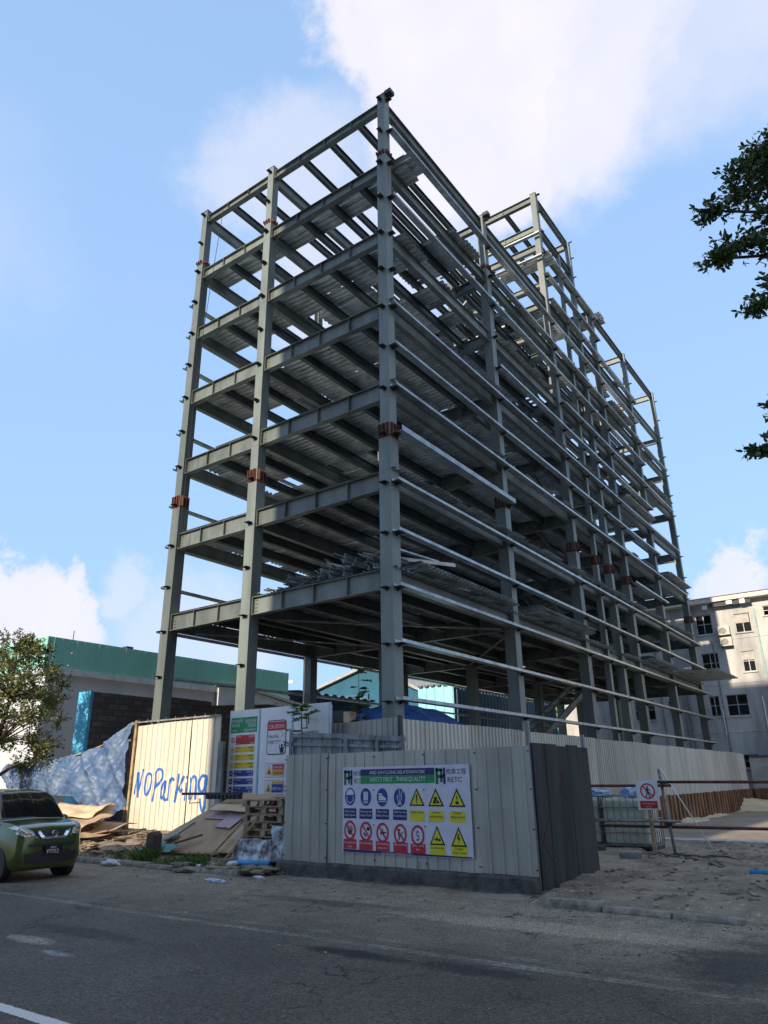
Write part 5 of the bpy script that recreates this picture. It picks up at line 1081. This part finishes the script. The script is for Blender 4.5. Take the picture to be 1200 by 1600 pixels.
# ---------------------------------------------------------------- unseen buildings across the street, added and sized to shade the road and frame
cs = mat('shade_building_render', (.46, .44, .40), .85, 0, .2, .6, streak=.3)
def street_block(x0, x1, y0, y1, h, label, floors):
    t_ = thing('shade_building', label, 'building', ((x0+x1)/2, (y0+y1)/2, 0)); MB().box(x0, x1, y0, y1, -.2, h).build('wall', cs, t_); MB().box(x0-.3, x1+.3, y0-.3, y1+.3, h, h+.5).build('roof', eavem, t_)
    n = int((x1-x0)/4)
    for f in range(floors):
        for i in range(n): x = x0+(x1-x0)*(i+.5)/n; z = 1.2+f*(h/floors); MB().box(x-.8, x+.8, y1-.05, y1+.03, z, z+1.5).build('window', glassd, t_)
street_block(-5.15, 3.6, -46, -30, 38.8, 'tall narrow unseen building across the street behind the camera, sized for the shade it casts', 12)
street_block(3.605, 8.795, -46, -30.4, 17.4, 'low unseen building between two tall ones behind the camera, kept low to let sun past', 5)  # height chosen so a strip of sun reaches the sand
street_block(8.8, 44, -46, -30, 38.8, 'tall wide unseen building across the street to the right behind the camera, added to cast shade', 12)

# ---------------------------------------------------------------- trees
leafd = mat('leaf_dark', (.05, .095, .028), .45, 0, .5, 9, c2=(.09, .15, .035), spec=.5)
leafm = mat('leaf_mid', (.085, .13, .03), .6, 0, .5, 6, c2=(.14, .16, .05)); leafo = mat('leaf_olive', (.17, .17, .05), .6, 0, .5, 6, c2=(.09, .12, .03))
bark = mat('bark', (.11, .085, .06), .9, 0, .5, 5, .8, 20)
def leaf(mb, p, d, l, w_):
    d = d.normalized(); s_ = d.cross(Vector((rnd(-1, 1), rnd(-1, 1), rnd(-1, 1)))).normalized()*w_; up = d.cross(s_).normalized()*w_*.35
    mb.add([p, p+d*l*.35+s_+up, p+d*l*.75+s_*.75+up, p+d*l, p+d*l*.75-s_*.75+up, p+d*l*.35-s_+up], [(0, 1, 2, 3), (0, 3, 4, 5)])
def spray(mb, tw, c, r, n, ll, lw, sq=(1, 1, 1), root=None):
    # a clump: twigs run from the root, with leaves in whorls along them
    c = Vector(c)
    for i in range(n):
        while True:
            q = Vector((rnd(-1, 1), rnd(-1, 1), rnd(-1, 1)))
            if .1 < q.length < 1: break
        q *= q.length**-.35 if q.length > 0 else 1
        e = c+Vector((q.x*sq[0], q.y*sq[1], q.z*sq[2]))*r; st = c+(e-c)*.45+Vector((0, 0, -.1*r))
        tw.tube(st, e, .008, 4, .003); d = (e-st).normalized()
        for k in range(8): 
            a = Vector((rnd(-1, 1), rnd(-1, 1), rnd(-.9, .7))); leaf(mb, e+d*rnd(-.25, .06)*1.1, d*.7+a, ll*rnd(.7, 1.15), lw*rnd(.8, 1.2))
def limb(tw, pts, r0, r1):
    n = len(pts)-1
    for i in range(n): tw.tube(pts[i], pts[i+1], r0+(r1-r0)*i/n, 8, r0+(r1-r0)*(i+1)/n)
# right-hand tree: trunk stands just outside the picture, boughs reach in
random.seed(12)
TR = thing('broadleaf_tree', 'dark broadleaf tree whose boughs hang in at the right edge of the sky', 'tree', (14.2, -1.2, 0))
lf = MB(); tw = MB()
trunk = [Vector(p) for p in ((14.2, -1.2, -.2), (14.1, -1.1, 2.5), (14.3, -1.3, 5), (13.9, -1.2, 7.5), (13.6, -1.3, 10), (13.4, -1.4, 12.5))]
limb(tw, trunk, .32, .10)
CL = [((10.75, -3.2, 11.9), .58, (1, 1, .8)), ((10.15, -3.55, 11.35), .30, (1.2, 1, .5)), ((11.0, -3.0, 12.55), .42, (1, 1, .6)), ((10.40, -3.3, 10.62), .40, (1.3, 1, .6)), ((10.05, -3.45, 10.38), .26, (1.4, 1, .5)), ((11.15, -2.9, 11.2), .6, (1, 1, .8)), ((11.0, -3.0, 10.5), .4, (1, 1, .5)), ((11.5, -2.9, 12.4), .8, (1, 1, 1)),
      ((10.95, -3.2, 9.45), .32, (1, 1, .8)), ((10.66, -3.4, 9.15), .24, (1.3, 1, .6)), ((11.5, -2.9, 9.3), .4, (1, 1, .6)), ((10.66, -3.5, 7.1), .32, (.9, 1, 1)), ((10.34, -3.65, 6.5), .27, (1.4, 1, .5)), ((10.62, -3.45, 6.75), .34, (1, 1, 1)), ((11.2, -3.2, 6.8), .4, (1, 1, .8))]
for c, r, sq in CL:
    kx = .26 if c[2] > 9.6 else .40; c = (c[0]-kx, c[1]-kx*.7, c[2])
    spray(lf, tw, c, r, int(58*r/.5*r/.5)+16, .125, .027, sq)
    c = Vector(c); j = min(trunk[2:], key=lambda p: abs(p.z-(c.z-1.0))); mid = (c+j)/2+Vector((rnd(-.2, .2), rnd(-.2, .2), rnd(.1, .5))); limb(tw, [j, mid, c], .07, .02)
    for k in range(6): e = c+Vector((rnd(-1, 1)*sq[0], rnd(-1, 1), rnd(-1, 1)*sq[2]))*r*.6; tw.tube(c, e, .014, 5, .006)
for i in range(34):
    a = rnd(0, 6.3); rr = rnd(.8, 2.9); c = Vector((14.1+rr*math.cos(a), -1.3+rr*math.sin(a), rnd(7, 14.5)))
    if c.x < 11.9: continue
    spray(lf, tw, c, rnd(.6, .95), 60, .13, .03)
    j = min(trunk[2:], key=lambda p: abs(p.z-(c.z-1.0))); limb(tw, [j, (c+j)/2+Vector((0, 0, .3)), c], .06, .02)
lf.build('crown', leafd, TR, fix=False); tw.build('trunk', bark, TR, smooth=True)
# left-hand tree over the car
TL2 = thing('small_street_tree', 'small olive green tree with thin crown at the left edge above the car', 'tree', (-13.3, -3.0, 0))
lf = MB(); tw = MB(); lo_ = MB(); fl = MB(); trunk = [Vector(p) for p in ((-14.4, -3.3, -.1), (-14.2, -3.3, 1.6), (-13.7, -3.2, 3.0), (-13.5, -3.1, 4.5), (-13.6, -3.1, 6.0))]; limb(tw, trunk, .11, .04)
for i in range(110):
    a = rnd(0, 6.3); z = rnd(2.3, 6.4); rm_ = 1.75*math.sqrt(max(.08, 1-((z-4.2)/2.5)**2)); rr = rm_*math.sqrt(rnd(.1, 1)); c = Vector((-13.35+rr*math.cos(a), -3.1+rr*math.sin(a), z)); mb_ = lf if random.random() < .5 else lo_
    spray(mb_, tw, c, rnd(.28, .46), 26, .085, .022); j = min(trunk[1:], key=lambda p: abs(p.z-(c.z-.5))); limb(tw, [j, (c+j)/2+Vector((0, 0, .15)), c], .03, .008)
for i in range(40): a = rnd(0, 6.3); z = rnd(3, 6); c = Vector((-13.3+1.7*math.cos(a), -3.1+1.7*math.sin(a), z)); fl.blob(c, .045, i, (1, 1, .6), .4, 1)
lf.build('crown', leafm, TL2, fix=False); lo_.build('crown', leafo, TL2, fix=False); fl.build('blossom', mat('pink_blossom', (.55, .30, .26), .7), TL2); tw.build('trunk', bark, TL2, smooth=True)
# feathery saplings near the notice boards
fern = mat('feathery_leaf', (.17, .27, .06), .6, 0, .5, 6, c2=(.09, .16, .04))
def sapling(x, y, z0, z1, spread, n, label, lean=0.):
    t_ = thing('sapling', label, 'sapling', (x, y, 0)); lf = MB(); tw = MB(); top = Vector((x+lean, y, z1)); tw.tube((x, y, z0), top, .018, 6, .006)
    for i in range(n):
        f = rnd(.45, 1.02); s_ = Vector((x+lean*f, y, z0+(z1-z0)*f)); a = rnd(0, 6.3); L_ = spread*rnd(.5, 1)*(1.25-f*.5); e = s_+Vector((math.cos(a)*L_, math.sin(a)*L_*.6, rnd(-.05, .35)*L_)); tw.tube(s_, e, .006, 4, .002); d = (e-s_)
        for k in range(12):
            p = s_+d*(.2+.8*k/12)+Vector((0, 0, -.05*k/12)); sd_ = d.cross(Vector((0, 0, 1))).normalized()
            for sg in (-1, 1):
                q_ = sd_*sg*.09+d.normalized()*.05+Vector((0, 0, rnd(-.03, .03)))
                for m_ in range(3): 
                    b_ = p+q_*(m_/3); ww = d.normalized()*.034; lf.add([b_-ww, b_+q_*.32-ww*.3, b_+q_*.32+ww*.6, b_+ww], [(0, 1, 2, 3)])
    lf.build('foliage', fern, t_, fix=False); tw.build('stem', bark, t_)
sapling(-1.15, -2.0, .3, 3.5, .7, 44, 'feathery bright green sapling arching over the white board beside the zinc screen', -.3)
sapling(-1.75, .9, .3, 4.75, .55, 40, 'taller feathery sapling rising in front of the turquoise house', -.15)
# creeper on the left edge of the hoarding
q = MB(); random.seed(6)
for i in range(70): z = rnd(.9, 1.7); leaf(q, Vector((.05+rnd(-.12, .06), -4.0+rnd(-.05, .2), z)), Vector((rnd(-1, 1), rnd(-1, .2), rnd(-1, .3))), .07, .02)
st_ = q.build('creeper_leaves', leafm, fix=False); tag(st_, 'thin creeper climbing the left edge of the grey corner hoarding', 'creeper')
# far greenery
GT = thing('far_tree', 'distant bright green tree seen through the frame above the aqua wall', 'tree', (-16, 58, 0)); q = MB(); tw = MB(); tw.tube((-16, 52, 0), (-16, 52, 6), .2, 8, .1)
for i in range(30): spray(q, tw, (-16+rnd(-3.5, 3.5), 52+rnd(-2, 2), rnd(4.5, 9)), .9, 22, .28, .1)
q.build('crown', mat('leaf_bright', (.20, .28, .05), .6, 0, .4, 3), GT, fix=False); tw.build('trunk', bark, GT)

# ---------------------------------------------------------------- the green car
paint = mat('green_car_paint', (.068, .10, .018), .22, .5, .06, 3, coat=1.0, spec=.5)
wsm = mat('car_glass', (.008, .009, .010), .06, 0, .3, 2, spec=.8); lampm = mat('headlight_lens', (.72, .70, .66), .1, .6, .6, 16, c2=(.12, .12, .13)); amber = mat('indicator_amber', (.6, .2, .02), .2)
CAR = thing('parked_car', 'small dark green hatchback parked at the left edge of the road', 'car', (-5.05, -6.98, 0))
XF, YC = -3.38, -6.98
# rings: distance from the nose, then (half width, height) of nine outline points from the floor to the roof centre
def ring(d, hw, zl, zw, zb, zr, hb, hr, zt): return d, [(0, zl), (hw*.80, zl), (hw*.97, zl+.09), (hw, zw), (hb, zb), ((hb+hr)/2+.015, (zb+zr)/2+.02), (hr, zr), (hr*.55, zt-.012), (0, zt)]
RG = [ring(-.03, .22, .40, .52, .60, .64, .20, .15, .66), ring(-.022, .40, .34, .52, .70, .76, .37, .30, .78), ring(.0, .54, .27, .52, .78, .83, .50, .40, .845), ring(.035, .61, .23, .52, .84, .88, .57, .46, .90), ring(.10, .665, .20, .54, .90, .94, .635, .53, .955), ring(.22, .705, .19, .56, .945, .985, .675, .56, 1.0), ring(.45, .73, .19, .58, .985, 1.025, .70, .59, 1.04), ring(.76, .735, .19, .60, 1.0, 1.065, .71, .61, 1.085),
      ring(.84, .737, .19, .60, 1.01, 1.13, .712, .64, 1.15), ring(1.06, .737, .19, .60, 1.01, 1.36, .714, .61, 1.38), ring(1.28, .737, .19, .60, 1.01, 1.535, .715, .57, 1.565), ring(1.42, .737, .19, .60, 1.01, 1.575, .715, .565, 1.61), ring(1.9, .737, .19, .60, 1.01, 1.61, .715, .56, 1.655), ring(2.6, .737, .19, .60, 1.01, 1.61, .715, .555, 1.65), ring(3.1, .73, .2, .60, 1.02, 1.56, .70, .54, 1.60),
      ring(3.26, .72, .22, .60, 1.02, 1.36, .69, .56, 1.38), ring(3.36, .69, .28, .60, .98, 1.08, .65, .55, 1.10), ring(3.40, .60, .36, .60, .80, .86, .56, .46, .88)]
def cr(p0, p1, p2, p3, t_): return .5*((2*p1)+(-p0+p2)*t_+(2*p0-5*p1+4*p2-p3)*t_*t_+(-p0+3*p1-3*p2+p3)*t_**3)
def car_surface(i, t_, j, s_):     # ring i..i+1 at t_, outline j..j+1 at s_
    def pt(ii):
        ii = max(0, min(len(RG)-1, ii)); d, P = RG[ii]
        g = lambda k: Vector((P[k][0], P[k][1])) if 0 <= k < 9 else (Vector((-P[1][0], P[1][1])) if k < 0 else Vector((-P[7][0], P[7][1])))
        a = cr(g(j-1), g(j), g(j+1), g(j+2), s_); return Vector((d, a.x, a.y))
    return cr(pt(i-1), pt(i), pt(i+1), pt(i+2), t_)
body = MB(); NS, NT = 5, 5
parts = {'body': MB(), 'windscreen': MB(), 'side_window': MB()}
for sg in (-1, 1):
    for i in range(len(RG)-1):
        for j in range(8):
            for a in range(NT):
                for b_ in range(NS):
                    vs = []
                    for (da, db) in ((0, 0), (1, 0), (1, 1), (0, 1)):
                        p = car_surface(i, (a+da)/NT, j, (b_+db)/NS); vs.append((XF-p.x, YC+sg*p.y, p.z))
                    fi = i+(a+.5)/NT; fj = j+(b_+.5)/NS
                    key = 'body'
                    if 7.3 < fi < 10.5 and fj > 6.0: key = 'windscreen'
                    if 10.5 < fi < 14.2 and 4.15 < fj < 5.85 and not 12.4 < fi < 12.6: key = 'side_window'
                    if 8.9 < fi < 10.3 and 4.15 < fj < 5.6 and fj-4.15 < (fi-8.6)*1.3: key = 'side_window'
                    parts[key].add(vs, [(0, 1, 2, 3)] if sg > 0 else [(3, 2, 1, 0)])
# nose and tail caps
for ii, X_ in ((0, XF), (len(RG)-1, XF-3.40)):
    P = RG[ii][1]; pl = [(X_, YC+y, z) for y, z in P]+[(X_, YC-y, z) for y, z in P[::-1][1:-1]]; parts['body'].add(pl, [tuple(range(len(pl)))])
for k, m_ in (('body', paint), ('windscreen', wsm), ('side_window', wsm)):
    o = parts[k].build(k, m_, CAR, smooth=True); bm = bmesh.new(); bm.from_mesh(o.data); bmesh.ops.remove_doubles(bm, verts=bm.verts, dist=.0008); bmesh.ops.recalc_face_normals(bm, faces=bm.faces); bm.to_mesh(o.data); bm.free()
def onface(y, z, off):        # x of the nose surface at (|y|, z)
    best = None
    for i in range(0, 7):
        for a in range(0, 21):
            for j in range(1, 7):
                for s_ in range(0, 9):
                    p = CACHE[(i, a, j, s_)]; dd = (p.y-abs(y))**2+(p.z-z)**2
                    if best is None or dd < best[0]: best = (dd, p.x)
    return XF-best[1]+off
CACHE = {(i, a, j, s_): car_surface(i, a/20, j, s_/8) for i in range(0, 7) for a in range(21) for j in range(1, 7) for s_ in range(9)}
def facepatch(pts, m, name, parent=CAR, off=.008, sub=5):
    # outline in (y, z), draped on the nose
    from mathutils.geometry import delaunay_2d_cdt
    vv = []; 
    for (a, b_) in zip(pts, pts[1:]+pts[:1]):
        for k in range(sub): vv.append(Vector((a[0]+(b_[0]-a[0])*k/sub, a[1]+(b_[1]-a[1])*k/sub)))
    n = len(vv); ys_ = [v.x for v in vv]; zs_ = [v.y for v in vv]; ed = [(i, (i+1) % n) for i in range(n)]; ex = []
    for i in range(1, 12):
        for j in range(1, 7): ex.append(Vector((min(ys_)+(max(ys_)-min(ys_))*i/12, min(zs_)+(max(zs_)-min(zs_))*j/7)))
    rv, re_, rf, *_ = delaunay_2d_cdt(vv+ex, ed, [], 1, 1e-5)
    mb = MB(); mb.add([(onface(v.x, v.y, off), YC+v.x, v.y) for v in rv], [tuple(f) for f in rf]); return mb.build(name, m, parent, smooth=True)
UP = .095
def fp(pts, *a, **k): return facepatch([(y, z+UP) for y, z in pts], *a, **k)
for sg in (-1, 1):
    hl = fp([(sg*.38, .725), (sg*.42, .80), (sg*.58, .875), (sg*.675, .90), (sg*.705, .86), (sg*.67, .75), (sg*.55, .695)], lampm, 'headlight', off=.012)
    fp([(sg*.44, .735), (sg*.46, .77), (sg*.53, .765), (sg*.54, .73)], amber, 'indicator', hl, .020, 3)
gr_ = fp([(-.40, .80), (-.385, .73), (-.26, .65), (.26, .65), (.385, .73), (.40, .80), (.3, .80), (0, .80), (-.3, .80)], plastic_k, 'grille', off=.010)
fp([(-.36, .795), (-.28, .795), (-.19, .685), (.19, .685), (.28, .795), (.36, .795), (.235, .645), (-.235, .645)], chrome, 'grille_trim', gr_, .022)
fp([(-.50, .545), (-.45, .565), (.45, .565), (.50, .545), (.45, .515), (-.45, .515)], plastic_k, 'bumper_slot', off=.006)
fp([(-.54, .40), (-.50, .22), (.50, .22), (.54, .40), (.2, .43), (-.2, .43)], plastic_k, 'lower_intake', off=.006)
q = MB(); n = 28; xx = onface(0, .82, .03)
for i in range(n):
    a, b_ = 2*math.pi*i/n, 2*math.pi*(i+1)/n; q.tube((xx, YC+.062*math.cos(a), .83+.052*math.sin(a)), (xx, YC+.062*math.cos(b_), .83+.052*math.sin(b_)), .008, 5)
q.box(xx-.005, xx+.008, YC-.075, YC+.075, .821, .840); q.build('badge', chrome, gr_)
xp = onface(0, .55, .03); pl = MB().box(xp-.02, xp, YC-.17, YC+.17, .46, .63).build('number_plate', blackp, CAR)
A = Art((xp+.002, YC-.17, .46), (0, 1, 0), (0, 0, 1), (1, 0, 0), .002); A.text('A0B B', .17, .108, .05, S_wht, 1, 'CENTER').text('P7752', .17, .02, .10, S_wht, 1, 'CENTER', .28).build('plate_text', pl)
for x in (XF-.62, XF-2.89):
    for sg in (-1, 1):
        yo = YC+sg*.735; yi = YC+sg*.52; w_ = thing('w', '', '') if False else None
        wh = MB(); n = 36; R0 = .285; prof = [(yi, .17), (yi, .265), (yi+sg*.02, R0), (yo-sg*.03, R0), (yo-sg*.005, .27), (yo+sg*.003, .20)]
        vs = [(x+r*math.cos(2*math.pi*k/n), y, R0+r*math.sin(2*math.pi*k/n)) for y, r in prof for k in range(n)]
        wh.add(vs, [(a*n+k, a*n+(k+1) % n, (a+1)*n+(k+1) % n, (a+1)*n+k) for a in range(len(prof)-1) for k in range(n)]); wo_ = wh.build('wheel', rubber, CAR, smooth=True)
        rm_ = MB(); rm_.tube((x, yo-sg*.05, R0), (x, yo-sg*.035, R0), .20, 32); rm_.tube((x, yo-sg*.03, R0), (x, yo-sg*.005, R0), .045, 16)
        for k in range(7):
            a = 2*math.pi*k/7; d = Vector((math.cos(a), 0, math.sin(a))); e = Vector((-math.sin(a), 0, math.cos(a))); rm_.obox(Vector((x, yo-sg*.02, R0))+d*.115, d*.085, e*.018, (0, .012, 0))
        rm_.build('rim', mat('wheel_rim', (.35, .36, .37), .3, .8), wo_)
        ar = MB(); vs = []; k0 = 20
        for k in range(k0+1):
            a = R(-12)+R(204)*k/k0
            for rr in (.30, .36): vs.append((x+rr*math.cos(a), YC+sg*(.742-.0*rr), R0+rr*math.sin(a)))
        q = MB(); q.tube((x, YC+sg*.60, R0), (x, YC+sg*.739, R0), .325, 36); q.build('wheel_arch', plastic_k, CAR)
for sg in (-1, 1):
    mo = MB().blob((XF-1.12, YC+sg*.84, 1.06), .12, 3, (.6, 1, .65), .1, 3).build('door_mirror', paint, CAR, smooth=True); MB().tube((XF-1.14, YC+sg*.70, 1.0), (XF-1.12, YC+sg*.80, 1.03), .02, 8).build('mirror_arm', plastic_k, mo)
q = MB(); 
for y in (-.25, .25): q.tube((XF-.86, YC+y+.15, 1.085), (XF-1.02, YC+y-.22, 1.265), .009, 6)
q.build('wiper', plastic_k, CAR)
MB().box(XF-1.36, XF-1.33, YC-.07, YC+.07, 1.42, 1.47).build('rear_view_mirror', plastic_k, CAR)

# panel gaps that follow the bodywork
def seam(pts, sg, name='panel_gap'):
    q = MB(); ps = []
    for (i, t_, j, s_) in pts: p = car_surface(i, t_, j, s_); ps.append(Vector((XF-p.x, YC+sg*p.y*1.002, p.z+.001)))
    q.path(ps, .0045, 5); q.build(name, blackp, CAR)
for sg in (-1, 1):
    seam([(i, t_/4, 5, .15) for i in range(3, 7) for t_ in range(4)]+[(7, 0, 5, .15)], sg); seam([(9, .1, j, s_/4) for j in range(2, 5) for s_ in range(4)], sg)
seam([(3, .0, j, s_/4) for j in range(5, 8) for s_ in range(5)], 1); seam([(3, .0, j, s_/4) for j in range(5, 8) for s_ in range(5)], -1)
